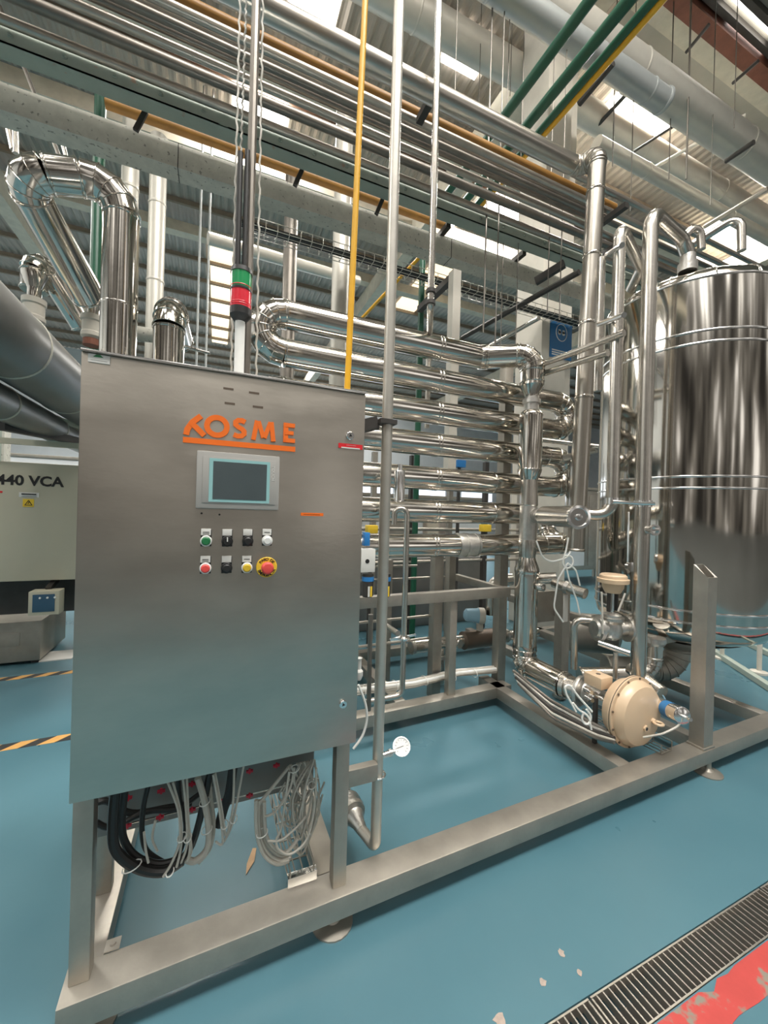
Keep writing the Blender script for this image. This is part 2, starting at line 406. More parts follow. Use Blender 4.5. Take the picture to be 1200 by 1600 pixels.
part('cross_beam', sk, 'frame', ((3.62, 1.49, zc), (3.62, 3.9, zc), .09, bh))
part('middle_beam', sk, 'frame', ((.38, 2.44, zc), (2.20, 2.52, zc), .10, bh))
part('rear_beam', sk, 'frame', ((.0, 3.55, zc), (4.2, 3.62, zc), .09, bh))
part('cross_beam', sk, 'frame', ((1.25, 2.52, zc), (1.25, 3.55, zc), .08, bh))
vpost(-.345, 1.338, -.295, 1.388, zt, .7, 'cabinet_post'); vpost(.418, 1.346, .468, 1.396, zt, .7, 'cabinet_post')
vpost(-.35, 1.62, -.30, 1.66, zt, .7, 'cabinet_post')
vpost(1.62, 2.48, 1.68, 2.54, zt, .86); vpost(2.17, 2.60, 2.25, 2.68, .02, 2.80); vpost(1.33, 3.0, 1.38, 3.05, zt - .15, 1.1)
vpost(1.62, 2.72, 1.70, 2.80, .02, 1.2); vpost(2.0, 3.1, 2.07, 3.17, .02, 1.2); vpost(1.0, 3.2, 1.06, 3.26, .02, 1.1)
part('rail', sk, 'frame', ((.40, 2.45, .895), (2.16, 2.49, .895), .06, .075))
part('rail', sk, 'frame', ((2.14, 2.5, .895), (2.14, 3.2, .895), .05, .06))
for zz in (.66, .48):
    o = obj('guard_rod', sweep(newbm(), [(.6, 2.78, zz), (1.62, 2.78, zz + .01)], .011, 8), 'frame', sk)
obj('guard_rod', sweep(newbm(), [(1.0, 3.2, 1.02), (1.66, 3.1, 1.03)], .011, 8), 'frame', sk)
obj('guard_rod', sweep(newbm(), [(1.0, 3.2, .9), (1.95, 3.1, .92)], .011, 8), 'frame', sk)
# cut-off post on the right: an open tube sheared at the top
def cut_post(x0, y0, x1, y1, z0, zf, zb, name='cut_post', t=.008):
    bm = newbm()
    def quad(a): return [bm.verts.new(p) for p in a]
    o0 = quad([(x0, y0, z0), (x1, y0, z0), (x1, y1, z0), (x0, y1, z0)]); o1 = quad([(x0, y0, zf), (x1, y0, zf), (x1, y1, zb), (x0, y1, zb)])
    i1 = quad([(x0 + t, y0 + t, zf), (x1 - t, y0 + t, zf), (x1 - t, y1 - t, zb), (x0 + t, y1 - t, zb)])
    i0 = quad([(x0 + t, y0 + t, zf - .3), (x1 - t, y0 + t, zf - .3), (x1 - t, y1 - t, zf - .3), (x0 + t, y1 - t, zf - .3)])
    for a, b in ((o0, o1), (o1, i1), (i1, i0)):
        for j in range(4): bm.faces.new((a[j], a[(j + 1) % 4], b[(j + 1) % 4], b[j]))
    bm.faces.new(list(reversed(o0))); bm.faces.new(i0)
    return obj(name, bm, 'frame', sk)
cut_post(2.675, 1.375, 2.765, 1.455, zt, 1.165, 1.235)
bm = newbm(); box(bm, (2.665, 1.367, zt), (2.775, 1.463, zt + .012), .003); obj('base_plate', bm, 'frame', sk)
cut_post(2.60, 2.35, 2.68, 2.43, .02, .93, .97)
for x, y in ((2.74, 1.385), (-.3, 1.37), (.43, 1.38), (4.0, 1.42)):
    bm = newbm(); lathe(bm, (x, y, 0), (0, 0, 1), [(0, .075), (.006, .075), (.016, .03), (.03, .018), (.075, .018)], 20); obj('levelling_foot', bm, 'frame', sk)
bm = newbm(); box(bm, (-.275, 1.402, zt), (-.235, 1.44, zt + .004), .001); lathe(bm, (-.255, 1.421, zt + .004), (0, 0, 1), [(0, .009), (.004, .007)], 12); obj('corner_plate', bm, 'frame', sk)
bm = newbm(); box(bm, (-.34, 1.60, at(300, 1272, Y=1.60).z), (.40, 1.612, .70)); obj('back_plate', bm, 'vessel', sk)
# tank cradle rails
part('cradle_rail', sk, 'frame', ((2.80, 1.75, .66), (2.80, 3.2, .66), .06, .07))
part('cradle_rail', sk, 'frame', ((2.77, 1.45, .69), (3.35, 1.47, .69), .05, .03)) if False else None
part('cradle_rail', sk, 'frame', ((2.76, 1.80, .64), (4.2, 1.84, .64), .05, .05))

# ------------------------------------------------------------------ control cabinet
cb = thing('control_cabinet', 'tall brushed stainless control cabinet with orange logo, touch screen and two rows of buttons', 'cabinet', (.06, 1.27, .707))
CY = 1.27
def ac(x, y, d=0): p = at(x, y, Y=CY); p.y -= d; return p
bm = newbm(); box(bm, (-.325, 1.292, .715), (.452, 1.67, 1.895), .004); obj('cabinet_body', bm, 'door', cb)
bm = newbm(); box(bm, (-.336, CY, .707), (.463, CY + .02, 1.900), .003); dr = obj('door', bm, 'door', cb)
bm = newbm(); box(bm, (-.336, 1.262, 1.9005), (.463, 1.67, 1.908), .002); obj('top_rim', bm, 'chrome', cb)
# lock discs
for px, py in ((547, 681), (536, 1100)):
    l = obj('lock', lathe(newbm(), ac(px, py), (0, -1, 0), [(0, .014), (.004, .014), (.006, .012)], 24), 'chrome', cb)
    obj('key_hole', lathe(newbm(), ac(px, py, .0062), (0, -1, 0), [(0, .0065), (.001, .006)], 3), 'black', l)
def plate(name, x0, y0, x1, y1, m, parent, d=0, th=.002, label=None, bev=0):
    a, b = ac(x0, y0), ac(x1, y1); bm = newbm(); box(bm, (a.x, CY - d - th, a.z), (b.x, CY - d, b.z), bev)
    o = obj(name, bm, m, parent)
    if label: o['label'] = label
    return o
# logo letters drawn as flat strokes
def stroke(bm, pts, wd, c, closed=False, dep=0.):
    P2 = [V((p[0], p[1])) for p in pts]; n = len(P2); L_, R_ = [], []
    for i in range(n):
        a_ = P2[(i - 1) % n] if closed or i else None; b_ = P2[(i + 1) % n] if closed or i < n - 1 else None
        d1 = (P2[i] - a_).normalized() if a_ is not None else None; d2 = (b_ - P2[i]).normalized() if b_ is not None else None
        d1 = d1 or d2; d2 = d2 or d1; t_ = (d1 + d2).normalized(); nn = V((-t_.y, t_.x)); k_ = 1 / max(.4, nn.dot(V((-d1.y, d1.x))))
        L_.append(P2[i] + nn * wd / 2 * k_); R_.append(P2[i] - nn * wd / 2 * k_)
    m3 = lambda q, y: bm.verts.new((c.x + q.x, CY - y, c.z + q.y))
    v = [[m3(q, y) for q in side] for side in (L_, R_) for y in (.0, .003 + dep)]
    rng_ = range(n if closed else n - 1)
    for i in rng_:
        j = (i + 1) % n
        bm.faces.new((v[1][i], v[1][j], v[3][j], v[3][i])); bm.faces.new((v[0][i], v[0][j], v[2][j], v[2][i]))
        bm.faces.new((v[0][i], v[0][j], v[1][j], v[1][i])); bm.faces.new((v[2][i], v[2][j], v[3][j], v[3][i]))
    return bm
hh = .062
def letter(px, py, strokes):
    c = ac(px, py); bm = newbm()
    for i_, (pts_, wd, cl) in enumerate(strokes): stroke(bm, [(a_ * hh, b_ * hh) for a_, b_ in pts_], wd * hh, c, cl, i_ * .0005)
    o = obj('logo_letter', bm, 'orange', cb); o.data.shade_flat()
circ = [(.52 + .44 * math.cos(2 * PI * i / 28), .5 + .42 * math.sin(2 * PI * i / 28)) for i in range(28)]
ess = [(.66, .82), (.52, .89), (.34, .88), (.22, .78), (.22, .66), (.34, .56), (.52, .47), (.62, .36), (.62, .24), (.50, .13), (.32, .11), (.14, .17)]
letter(286, 679, [([(.13, 0), (.17, .26), (.38, .62), (.74, .95)], .25, False), ([(.36, .56), (.90, .04)], .25, False)])
letter(320, 681, [(circ, .25, True)])
letter(360, 684, [(ess, .23, False)])
letter(391, 687, [([(.14, 0), (.30, .97)], .22, False), ([(.36, .95), (.62, .14)], .21, False), ([(.66, .14), (.94, .95)], .21, False), ([(.98, .97), (1.10, 0)], .22, False)])
letter(442, 691, [([(.13, 0), (.13, 1)], .24, False), ([(.1, .89), (.58, .89)], .21, False), ([(.1, .5), (.52, .5)], .19, False), ([(.1, .11), (.60, .11)], .21, False)])
a = ac(286, 682); b = ac(461, 706); bm = newbm()
box(bm, (a.x, CY - .002, a.z - .017), (b.x, CY, a.z - .001)); obj('logo_bar', bm, 'orange', cb)
# touch screen
a = ac(307, 703); b = ac(436, 795)
a = V((at(307, 740, Y=CY).x, 0, at(307, 704, Y=CY).z)); b = V((at(436, 740, Y=CY).x, 0, at(307, 794, Y=CY).z))
ts = bm = newbm(); box(bm, (a.x, CY - .012, b.z), (b.x, CY, a.z), .004); ts = obj('touch_screen', bm, 'bezel', cb)
W, Hh = b.x - a.x, a.z - b.z
bm = newbm(); box(bm, (a.x + .07 * W, CY - .0135, b.z + .10 * Hh), (b.x - .05 * W, CY - .012, a.z - .09 * Hh), .0005); obj('screen_bezel', bm, 'bezel', ts)
bm = newbm(); box(bm, (a.x + .145 * W, CY - .0145, b.z + .12 * Hh), (b.x - .125 * W, CY - .0134, a.z - .12 * Hh)); obj('screen_border', bm, 'teal', ts)
bm = newbm(); box(bm, (a.x + .19 * W, CY - .0152, b.z + .17 * Hh), (b.x - .165 * W, CY - .0144, a.z - .17 * Hh)); obj('screen', bm, 'screen', ts)
text('TOUCH', (b.x - .085 * W, CY - .0138, a.z - .32 * Hh), .013, 'label', ts, 'lettering', right=V((0, 0, -1)), up=V((1, 0, 0)), th=.0002)
# buttons
def button(px, py, col, kind, lines):
    c = ac(px, py)
    t = bm = newbm(); box(bm, (c.x - .0145, CY - .003, c.z - .016), (c.x + .0145, CY, c.z + .034), .001); hold = obj('push_button', bm, 'black', cb)
    bm = newbm(); box(bm, (c.x - .014, CY - .0045, c.z + .0165), (c.x + .0125, CY - .003, c.z + .036), .0005); obj('button_label', bm, 'label', hold)
    bm = newbm()
    for i in range(lines): box(bm, (c.x - .009, CY - .005, c.z + .0245 - .005 * i), (c.x + .008, CY - .0045, c.z + .0265 - .005 * i))
    if lines: obj('print', bm, 'black', hold)
    rimm = 'btnwhite' if kind == 'rim' else 'black'
    obj('button_rim', lathe(newbm(), c - V((0, .003, 0)), (0, -1, 0), [(0, .016), (.008, .016), (.010, .0145)], 28), rimm, hold)
    if kind == 'knob':
        obj('selector_knob', lathe(newbm(), c - V((0, .012, 0)), (0, -1, 0), [(0, .012), (.008, .0105)], 24), 'black', hold)
        bm = newbm(); bar(bm, c + V((0, -.021, -.0)), c + V((0, -.021, .013)), .003, .003, up=V((0, 1, 0))); obj('pointer', bm, 'label', hold)
    else:
        obj('button_cap', lathe(newbm(), c - V((0, .0125, 0)), (0, -1, 0), [(0, .0125), (.004, .012), (.006, .009)], 28), col, hold)
    return hold
for px, py, col, kind, ln in ((322, 845, 'btngreen', 'rim', 2), (355, 845.5, 'black', 'knob', 0), (387, 845, 'black', 'cap', 0), (417, 844.5, 'btnwhite', 'rim', 1),
                              (321, 887.5, 'btnred', 'rim', 2), (354, 887, 'black', 'cap', 0), (385.5, 886.5, 'btnyel', 'rim', 1)):
    h = button(px, py, col, kind, ln)
c = ac(416.5, 886)
es = obj('emergency_stop', lathe(newbm(), c, (0, -1, 0), [(0, .0315), (.004, .0315), (.0055, .030)], 40), 'ylabel', cb)
es['label'] = 'red mushroom emergency stop on yellow ring'
obj('mushroom_cap', lathe(newbm(), c - V((0, .0055, 0)), (0, -1, 0), [(0, .013), (.012, .013), (.014, .0185), (.024, .0185), (.030, .014), (.032, 0)], 32), 'btnred', es)
def arctext(s, a0, a1, rad, flip):
    for i, ch in enumerate(s):
        if ch == ' ': continue
        a = math.radians(a0 + (a1 - a0) * i / (len(s) - 1)); dr_ = V((math.cos(a), 0, math.sin(a)))
        u = dr_ if not flip else -dr_; r = V((u.z, 0, -u.x))
        text(ch, c + dr_ * rad - V((0, .0058, 0)), .0125, 'black', es, 'lettering', right=r, up=u, th=.0002, off=.0003)
arctext('PARO DE', 140, 40, .0245, False); arctext('EMERGENCIA', 205, 335, .0245, True)
# small labels and marks on the door
plate('red_label', 529, 692, 566, 703, 'red', cb); plate('print', 541, 695.5, 556, 697.3, 'label', cb, .002, .0004); plate('print', 533, 700, 562, 700.8, 'label', cb, .002, .0004)
plate('orange_label', 470, 801, 505, 806.5, 'orange', cb); plate('print', 474, 803.3, 500, 804.3, 'black', cb, .002, .0004)
wl = plate('white_label', 138, 552, 172, 570, 'label', cb); plate('print', 142, 562, 168, 566, 'black', cb, .002, .0004)
bm = newbm(); q = ac(154, 557, .0021); prism(bm, [q + V((-.012, 0, -.003)), q + V((.012, 0, -.003)), q + V((.004, 0, .004)), q + V((-.004, 0, .004))], (0, -1, 0), .0004); obj('print', bm, 'btngreen', cb)
for px, py in ((357, 608), (397, 614.5), (359, 631), (403, 636.5)):
    plate('sticker_residue', px - 8, py - 3.2, px + 8, py + 2.2, 'brown', cb, 0, .0005)
for px, py in ((315, 802), (343, 804)):
    obj('screw', lathe(newbm(), ac(px, py), (0, -1, 0), [(0, .003), (.001, .0025)], 10), 'black', cb)

# stack light on the cabinet top
q = at(373, 586, Y=1.45); sx_ = q.x
t = thing('stack_light', 'signal tower with green over red lens on a white pole above the cabinet', 'signal light', (sx_, 1.45, 1.908))
def zl(y): return at(374, y, Y=1.45).z
def lt(name, y0, y1, r0, r1, m): return obj(name, lathe(newbm(), (sx_, 1.45, zl(y0)), (0, 0, 1), [(0, r0), (zl(y1) - zl(y0), r1)], 28), m, t)
obj('pole', sweep(newbm(), [(sx_, 1.45, 1.908), (sx_, 1.45, zl(495))], .0165, 20), 'btnwhite', t)
obj('socket', lathe(newbm(), (sx_, 1.45, zl(503)), (0, 0, 1), [(0, .020), (.008, .026), (.02, .035), (zl(483) - zl(503), .035)], 28), 'black', t)
lt('red_lens', 483, 455, .034, .034, 'redglow'); lt('lens_ring', 456, 453, .0355, .0355, 'black'); lt('green_lens', 453, 428, .034, .034, 'greenglow')
lt('cap', 428, 421, .036, .034, 'black')
bm = newbm()
for yy in (476, 479, 450): ring(bm, (sx_, 1.45, zl(yy)), (0, 0, 1), .034, .003, .001)
obj('lens_rib', bm, 'redglow', t)

# ------------------------------------------------------------------ cladded pipe runs (polished sheet)
def run(t, path, r, bend, m='clad', nel=5, seg=28, bands=(), endcap=None, secs='tube_section'):
    """straight sections and mitred elbows as separate parts"""
    pts = [V(p) for p in path]; cuts = [pts[0]]; el = []
    for i in range(1, len(pts) - 1):
        a, b, c_ = pts[i - 1], pts[i], pts[i + 1]; f = fillet([a, b, c_], bend[i - 1] if isinstance(bend, (list, tuple)) else bend, nel); arc = f[1:-1]; el.append(arc); cuts += [arc[0], arc[-1]]
    cuts.append(pts[-1])
    for i in range(0, len(cuts), 2):
        if (cuts[i + 1] - cuts[i]).length > .01:
            bm = sweep(newbm(), [cuts[i], cuts[i + 1]], r, seg); d = cuts[i + 1] - cuts[i]
            for e, s in ((0, .012), (1, -.012)): ring(bm, (cuts[e + i]) + d.normalized() * s, d, r, .014, .006)
            obj(secs, bm, m, t)
    for arc in el:
        bm = sweep(newbm(), arc, r * 1.012, seg); fr = frames(arc)
        for p, (tt, n, b) in zip(arc, fr): ring(bm, p, tt, r * 1.02, .006, .006)
        obj('elbow', bm, m, t)
    for p, d in bands: obj('seam_band', ring(newbm(), p, d, r + .0015, .03, .003), m, t)

co = thing('holding_tube_coil', 'bank of seven stacked horizontal polished steel tubes joined by U-bends right of the cabinet', 'pipe coil', (1.5, 2.5, .9))
TY = 2.5; TX = 1.45; TR = .084
zs = [2.707, 2.47, 2.233, 2.000, 1.752, 1.515, 1.267]
xl, xr = .36, 2.62
def ub(xe, za, zb, sgn):  # U-bend
    R = (za - zb) / 2; pts = []
    for k in range(9): a = PI / 2 - PI * k / 8; pts.append(V((xe + sgn * math.cos(a) * R * 1.12, TY, (za + zb) / 2 + math.sin(a) * R)))
    bm = sweep(newbm(), pts, TR * 1.01, 28); fr = frames(pts)
    for p, f in zip(pts, fr): ring(bm, p, f[0], TR * 1.02, .006, .004)
    obj('u_bend', bm, 'clad', co)
XV, YV = 2.158, 2.29
ends = [(xl, 1.84), (xl, xr), (xl, xr), (xl, xr), (xl, xr), (xl, 2.33), (xl, 2.66)]
for i, (z, (a, b)) in enumerate(zip(zs, ends)):
    bm = sweep(newbm(), [(a, TY, z), (b, TY, z)], TR, 32)
    tb = obj('tube', bm, 'clad', co)
    for x in [a + .01, 1.45, 1.475] + ([1.97 if i in (4, 5) else 2.5] if i > 2 else []): obj('seam_band', ring(newbm(), (x, TY, z), (1, 0, 0), TR, .011, .0035), 'clad', tb)
ub(xl, zs[0], zs[1], -1); ub(xr, zs[1], zs[2], 1); ub(xl, zs[2], zs[3], -1); ub(xr, zs[3], zs[4], 1); ub(xl, zs[4], zs[5], -1)
# short bare coupling in the lowest tube
bm = lathe(newbm(), (1.66, TY, zs[6]), (1, 0, 0), [(0, .09), (.02, .092), (.02, .087), (.07, .087), (.07, .093), (.1, .093), (.1, .087), (.16, .087), (.16, .092), (.18, .09)], 28); obj('coupling', bm, 'cast', co)
# top elbow coming forward and down
run(co, [(1.83, TY, zs[0]), (1.86, TY - .012, zs[0]), (XV, YV, zs[0]), (XV, YV, 2.49)], TR, .165, nel=5)
# the elbow rising at the right end of the lowest tube
run(co, [(2.66, TY, zs[6]), (2.78, TY, zs[6]), (2.80, 2.72, zs[6] + .05), (2.80, 2.78, 1.5)], TR * .92, .1, nel=4)

rp = thing('riser_pipe', 'upright steel pipe with cone reducers and a tee at the right end of the tubes', 'pipe', (XV, YV, .32))
def zv(y): return at(824, y, Y=YV).z
def rv(name, prof, m): return obj(name, lathe(newbm(), (XV, YV, 0), (0, 0, 1), [(zv(y), r) for y, r in prof], 32), m, rp)
rv('cone_cup', [(598, .086), (602, .088), (617, .052), (620, .052)], 'clad')
rv('bare_neck', [(620, .052), (624, .052), (624, .065), (630, .065), (630, .053), (642, .053)], 'cast')
rv('cladding', [(641, .06), (646, .084), (648, .087), (651, .084), (732, .084), (734, .088), (738, .084), (750, .060)], 'clad')
rv('reducer', [(749, .058), (771, .064), (789, .066), (791, .06)], 'pipe')
rv('tee', [(788, .062), (802, .064), (826, .064), (845, .062)], 'cast')
rv('reducer', [(843, .064), (846, .066), (862, .062), (875, .056)], 'pipe')
rv('cone_cup', [(868, .054), (872, .060), (888, .088), (893, .09), (896, .086)], 'clad')
rv('cladding', [(893, .084), (898, .086), (902, .0845), (1004, .0845), (1010, .088), (1013, .084)], 'clad')
pz = zv(1013)
run(rp, [(XV, YV, pz + .01), (XV, YV, .385), (XV + .02, YV - .35, .375)], .082, .13, nel=4)
bm = newbm(); c_ = at(832, 918, D=2.83); lathe(bm, (XV + .02, YV - .05, c_.z), (.15, -.75, 0), [(0, .018), (.05, .018), (.05, .030), (.085, .030), (.085, .019), (.05, .018)], 24)
obj('sight_port', bm, 'chrome', rp)
c_ = V((XV + .06, YV + .02, zv(900))); bm = lathe(newbm(), c_, (1, 0, 0), [(0, .02), (.04, .02), (.04, .03), (.055, .03)], 18); obj('side_port', bm, 'darkmetal', rp)

# ------------------------------------------------------------------ pneumatic cylinder valve at the tee
zz = zv(805)
t = thing('valve_actuator', 'large stainless cylinder actuator sticking forward from the riser tee', 'valve', (XV + .1, 2.0, zz))
a0 = V((XV + .03, YV - .03, zz)); a1 = at(902, 808, D=2.35); ax = (a1 - a0).normalized(); Ln = (a1 - a0).length
obj('clamp', lathe(newbm(), a0, ax, [(0, .035), (.03, .035), (.03, .055), (.055, .055), (.055, .035), (.09, .035), (.09, .05), (.12, .05), (.12, .045), (.16, .045)], 24), 'cast', t)
obj('cylinder', lathe(newbm(), a0 + ax * .16, ax, [(0, .04), (.01, .068), (Ln - .18, .068), (Ln - .165, .072), (Ln - .15, .072)], 32), 'pipe', t)
obj('end_cap', lathe(newbm(), a0 + ax * (Ln + .01), ax, [(0, .072), (.012, .070), (.014, .055), (.004, .052), (.004, .02), (.016, .018), (.018, 0)], 32), 'chrome', t)

# ------------------------------------------------------------------ control valve with tan diaphragm drum, at the low run
bx = XV + .03; by = YV - .36; bz = .372
t = thing('diaphragm_control_valve', 'large tan round diaphragm actuator on the low pipe run inside the skid', 'valve', (2.26, 1.56, .15))
AX = V((2.275 - bx, 1.60 - by, 0)).normalized()
def al(d): return V((bx, by, bz)) + AX * d
obj('spool', lathe(newbm(), al(-.02), AX, [(0, .084), (.03, .084), (.03, .072), (.12, .070), (.12, .066)], 28), 'pipe', t)
tot = (V((2.275, 1.60, bz)) - V((bx, by, bz))).length
obj('flange', lathe(newbm(), al(.08), AX, [(0, .06), (0, .095), (.012, .098), (.024, .095), (.024, .06)], 28), 'cast', t)
obj('valve_body', lathe(newbm(), al(.10), AX, [(0, .06), (.03, .075), (.06, .06), (.09, .045), (.12, .04)], 24), 'cast', t)
obj('stem', sweep(newbm(), [al(.2), al(tot)], .014, 12), 'chrome', t)
for s in (-1, 1):
    bm = newbm(); bar(bm, al(.17) + V((s * .045, 0, 0)), al(tot + .01) + V((s * .07, 0, 0)), .02, .03); obj('yoke_arm', bm, 'cast', t)
dc = V((2.275, 1.60, .372)); nd = V((.02, -1, .0)).normalized()
obj('diaphragm_case', lathe(newbm(), dc, nd, [(-.035, .05), (-.03, .12), (-.01, .165), (.035, .185), (.05, .187), (.052, .205), (.062, .205)], 48), 'tan', t)
obj('cover', lathe(newbm(), dc, nd, [(.064, .205), (.074, .205), (.076, .188), (.10, .184), (.125, .165), (.14, .12), (.145, .06), (.146, 0)], 48), 'tan', t)
obj('gasket', lathe(newbm(), dc, nd, [(.0615, .2), (.0615, .2065), (.0645, .2065), (.0645, .2)], 48), 'black', t)
sdir = nd.cross(V((0, 0, 1))).normalized()
for i in range(12):
    a = 2 * PI * i / 12 + .2; p = dc + nd * .074 + (sdir * math.cos(a) + V((0, 0, 1)) * math.sin(a)) * .196; obj('bolt', lathe(newbm(), p, nd, [(0, .007), (.006, .007)], 6), 'brown', t)
p = dc + nd * .14 + sdir * .03 + V((0, 0, -.02)); px_ = at(1001, 1127, D=2.12)
ey = dc + nd * .145 + V((.055, 0, -.025)); bm = lathe(newbm(), ey, nd, [(-.01, .016), (.015, .014)], 16)
tp = [ey + nd * .032 + V((math.cos(2 * PI * i / 16) * .022, math.sin(2 * PI * i / 16) * .022, 0)) for i in range(17)]; sweep(bm, tp, .0075, 8, False); obj('eye_bolt', bm, 'tan', t)
pb = dc + nd * .143 + V((-.01, 0, -.055)); obj('vent_port', lathe(newbm(), pb, nd, [(-.01, .018), (.012, .018), (.012, .010), (.003, .009)], 18), 'tan', t)
obj('vent_plug', lathe(newbm(), pb + nd * .004, nd, [(0, .0095), (.009, .0095)], 8), 'black', t)
bm = newbm(); box(bm, (2.13, 1.63, .475), (2.23, 1.75, .545), .006); ps = obj('positioner', bm, 'tan', t)
obj('positioner_port', lathe(newbm(), (2.18, 1.69, .545), (0, 0, 1), [(0, .014), (.002, .013)], 12), 'brown', ps)
for i, (dx, dz) in enumerate(((-.02, .0), (-.01, -.05), (.02, -.04))):
    obj('fitting', lathe(newbm(), (2.13 + dx, 1.72, .45 + dz), (-.3, -1, .1), [(0, .018), (.03, .018), (.03, .012), (.06, .012)], 14), 'chrome', t)
bm = newbm(); bar(bm, (2.125, 1.66, .15), (2.125, 1.66, .42), .02, .02); obj('support', bm, 'darkmetal', t)

# air cylinders beside the drum
def cyl(label, c, ax, L, r, m, extra=None):
    t = thing('air_cylinder', label, 'cylinder', c); ax = V(ax).normalized()
    obj('barrel', lathe(newbm(), c, ax, [(0, r * .9), (.005, r), (L - .03, r), (L - .03, r * 1.05), (L, r * 1.05), (L + .004, r * .9)], 24), m, t)
    return t, V(c) + ax * L
t, e = cyl('plain grey air cylinder behind the tan drum, upper of two', at(985, 1043, D=2.62), at(1028, 1078, D=2.42) - at(985, 1043, D=2.62), .24, .043, 'pipe')
t, e = cyl('air cylinder with blue band and small rod, right of the tan drum', at(1008, 1092, D=2.45), at(1056, 1114, D=2.2) - at(1008, 1092, D=2.45), .30, .045, 'chrome')
ax = (at(1056, 1114, D=2.2) - at(1008, 1092, D=2.45)).normalized()
b0 = e - ax * .12; obj('blue_band', lathe(newbm(), b0, ax, [(0, .0458), (.05, .0458)], 24), 'signblue', t)
obj('rod', sweep(newbm(), [e, e + ax * .06], .010, 10), 'chrome', t)

# ------------------------------------------------------------------ tank
TC = V((3.48, 1.994)); R = .6
def ztk(y): return 1.5 + (817 - y) * .00415
t = thing('storage_tank', 'huge polished stainless cylindrical tank with domed top at the right', 'tank', (TC.x, TC.y, .45))
def tl(name, prof, m='tank', seg=96): return obj(name, lathe(newbm(), (TC.x, TC.y, 0), (0, 0, 1), prof, seg), m, t)
tl('shell', [(.60, .40), (.66, .53), (.72, .585), (.80, R), (3.15, R), (3.16, R - .002)])
tl('shoulder', [(3.16, R + .004), (3.19, R - .004), (3.225, R - .035), (3.25, R - .075), (3.265, R - .11)], 'clad')
tl('dome', [(3.262, R - .105), (3.30, .36), (3.33, .18), (3.335, 0)], 'clad')
tl('bottom_cone', [(.45, .10), (.52, .2), (.60, .41)], 'frame')
for z in (ztk(505.5), ztk(525), ztk(744), ztk(763), ztk(967), ztk(986), 3.16):
    obj('band', ring(newbm(), (TC.x, TC.y, z), (0, 0, 1), R + .002, .014, .004, 96), 'chrome', t)
for i in range(7):
    a = math.radians(150 + i * 25); bm = newbm()
    sweep(bm, [(TC.x + math.cos(a) * rr, TC.y + math.sin(a) * rr, z) for z, rr in ((3.162, R + .006), (3.19, R), (3.226, R - .03), (3.252, R - .07), (3.268, R - .105))], .004, 6); obj('shoulder_seam', bm, 'chrome', t)
for x, y in ((3.05, 1.75), (3.35, 1.9), (3.65, 2.0)): obj('top_nozzle', lathe(newbm(), (x, y, 3.27), (0, 0, 1), [(0, .06), (.06, .06), (.06, .05), (.12, .048)], 20), 'cast', t)

# ------------------------------------------------------------------ pipes in front of and beside the tank
def P(name, label, cat, path, r, m, bend=0, seg=14, group=None): return simple(name, label, cat, path, r, m, bend, seg, group)
za = at(1018, 330, D=2.5).z
xa, ya = 2.492, 1.652
p = P('steel_pipe', 'tall stainless pipe looping over the tank top, nearer of the pair before the tank', 'pipe', [(xa, ya, .50), (xa, ya, za), (2.98, 1.75, za + .03), (3.05, 1.75, 3.39)], .043, 'pipe', .12)
xb, yb = 2.314, 1.73
P('steel_pipe', 'slimmer stainless pipe left of the tall one, hooking over towards the tank top', 'pipe', [at(905, 803, D=2.55), (xb - .0, yb, 1.515), (xb, yb, 3.36), (2.85, 1.95, 3.36), (2.95, 2.1, 3.30)], .036, 'pipe', .1)
q = at(940, 410, D=2.75); q2 = at(900, 700, D=2.75)
P('steel_pipe', 'short thin upright pipe clamped between the tall insulated pipe and the tank pipes', 'pipe', [(q.x, q.y, q.z - .9), (q.x, q.y, q.z + .03)], .026, 'pipe', 0)
t = thing('pipe_clamp', 'chrome cross bar clamping two upright pipes together before the tank, upper one', 'clamp', at(950, 500, D=2.5))
for nm, pl in (('cross_bar', [at(936, 507, D=2.68), at(975, 492, D=2.27)]), ('cross_bar', [at(948, 398, D=2.7), at(972, 383, D=2.33)])):
    obj(nm, sweep(newbm(), pl, .016, 10), 'chrome', t)
t = thing('pipe_clamp', 'chrome cross bar between the two upright pipes at mid height of the tank', 'clamp', at(985, 788, D=2.4))
obj('cross_bar', sweep(newbm(), [at(957, 784, D=2.42), at(1004, 787, D=2.42), at(1022, 787, D=2.42)], .011, 10), 'chrome', t)
obj('collar', lathe(newbm(), (xa, ya, at(1004, 787, D=2.5).z - .02), (0, 0, 1), [(0, .05), (.04, .05)], 20), 'chrome', t)
obj('collar', lathe(newbm(), (xb, yb, at(955, 783, D=2.5).z - .02), (0, 0, 1), [(0, .042), (.04, .042)], 20), 'chrome', t)
bm = lathe(newbm(), (xa, ya - .02, at(995, 827, D=2.46).z), (-.35, -1, 0), [(0, .024), (.07, .024), (.07, .034), (.085, .034), (.085, .024), (.05, .022)], 20)
tag(obj('pipe_stub', bm, 'chrome'), 'short open pipe stub on the tall pipe before the tank', 'pipe')
# tall insulated pipe C with its long run up to the left
pc1, pc0 = at(934, 240, D=2.95), at(908, 700, D=2.95)
t = thing('insulated_pipe', 'tall polished insulated pipe rising behind the tank pipes and running away overhead to the left', 'pipe', (pc0.x, pc0.y, .9))
dn = pc0 + (pc0 - pc1) * .35; ybk = at(800, 209, Z=pc1.z).y
run(t, [dn, pc1, V((pc1.x, ybk, pc1.z)), V((-6, ybk, pc1.z))], .062, .09, 'dullclad', 4)
for f_ in (.13, .35, .58, .83): obj('seam_band', ring(newbm(), pc1.lerp(pc0, f_), pc1 - pc0, .063, .02, .004), 'clad', t)
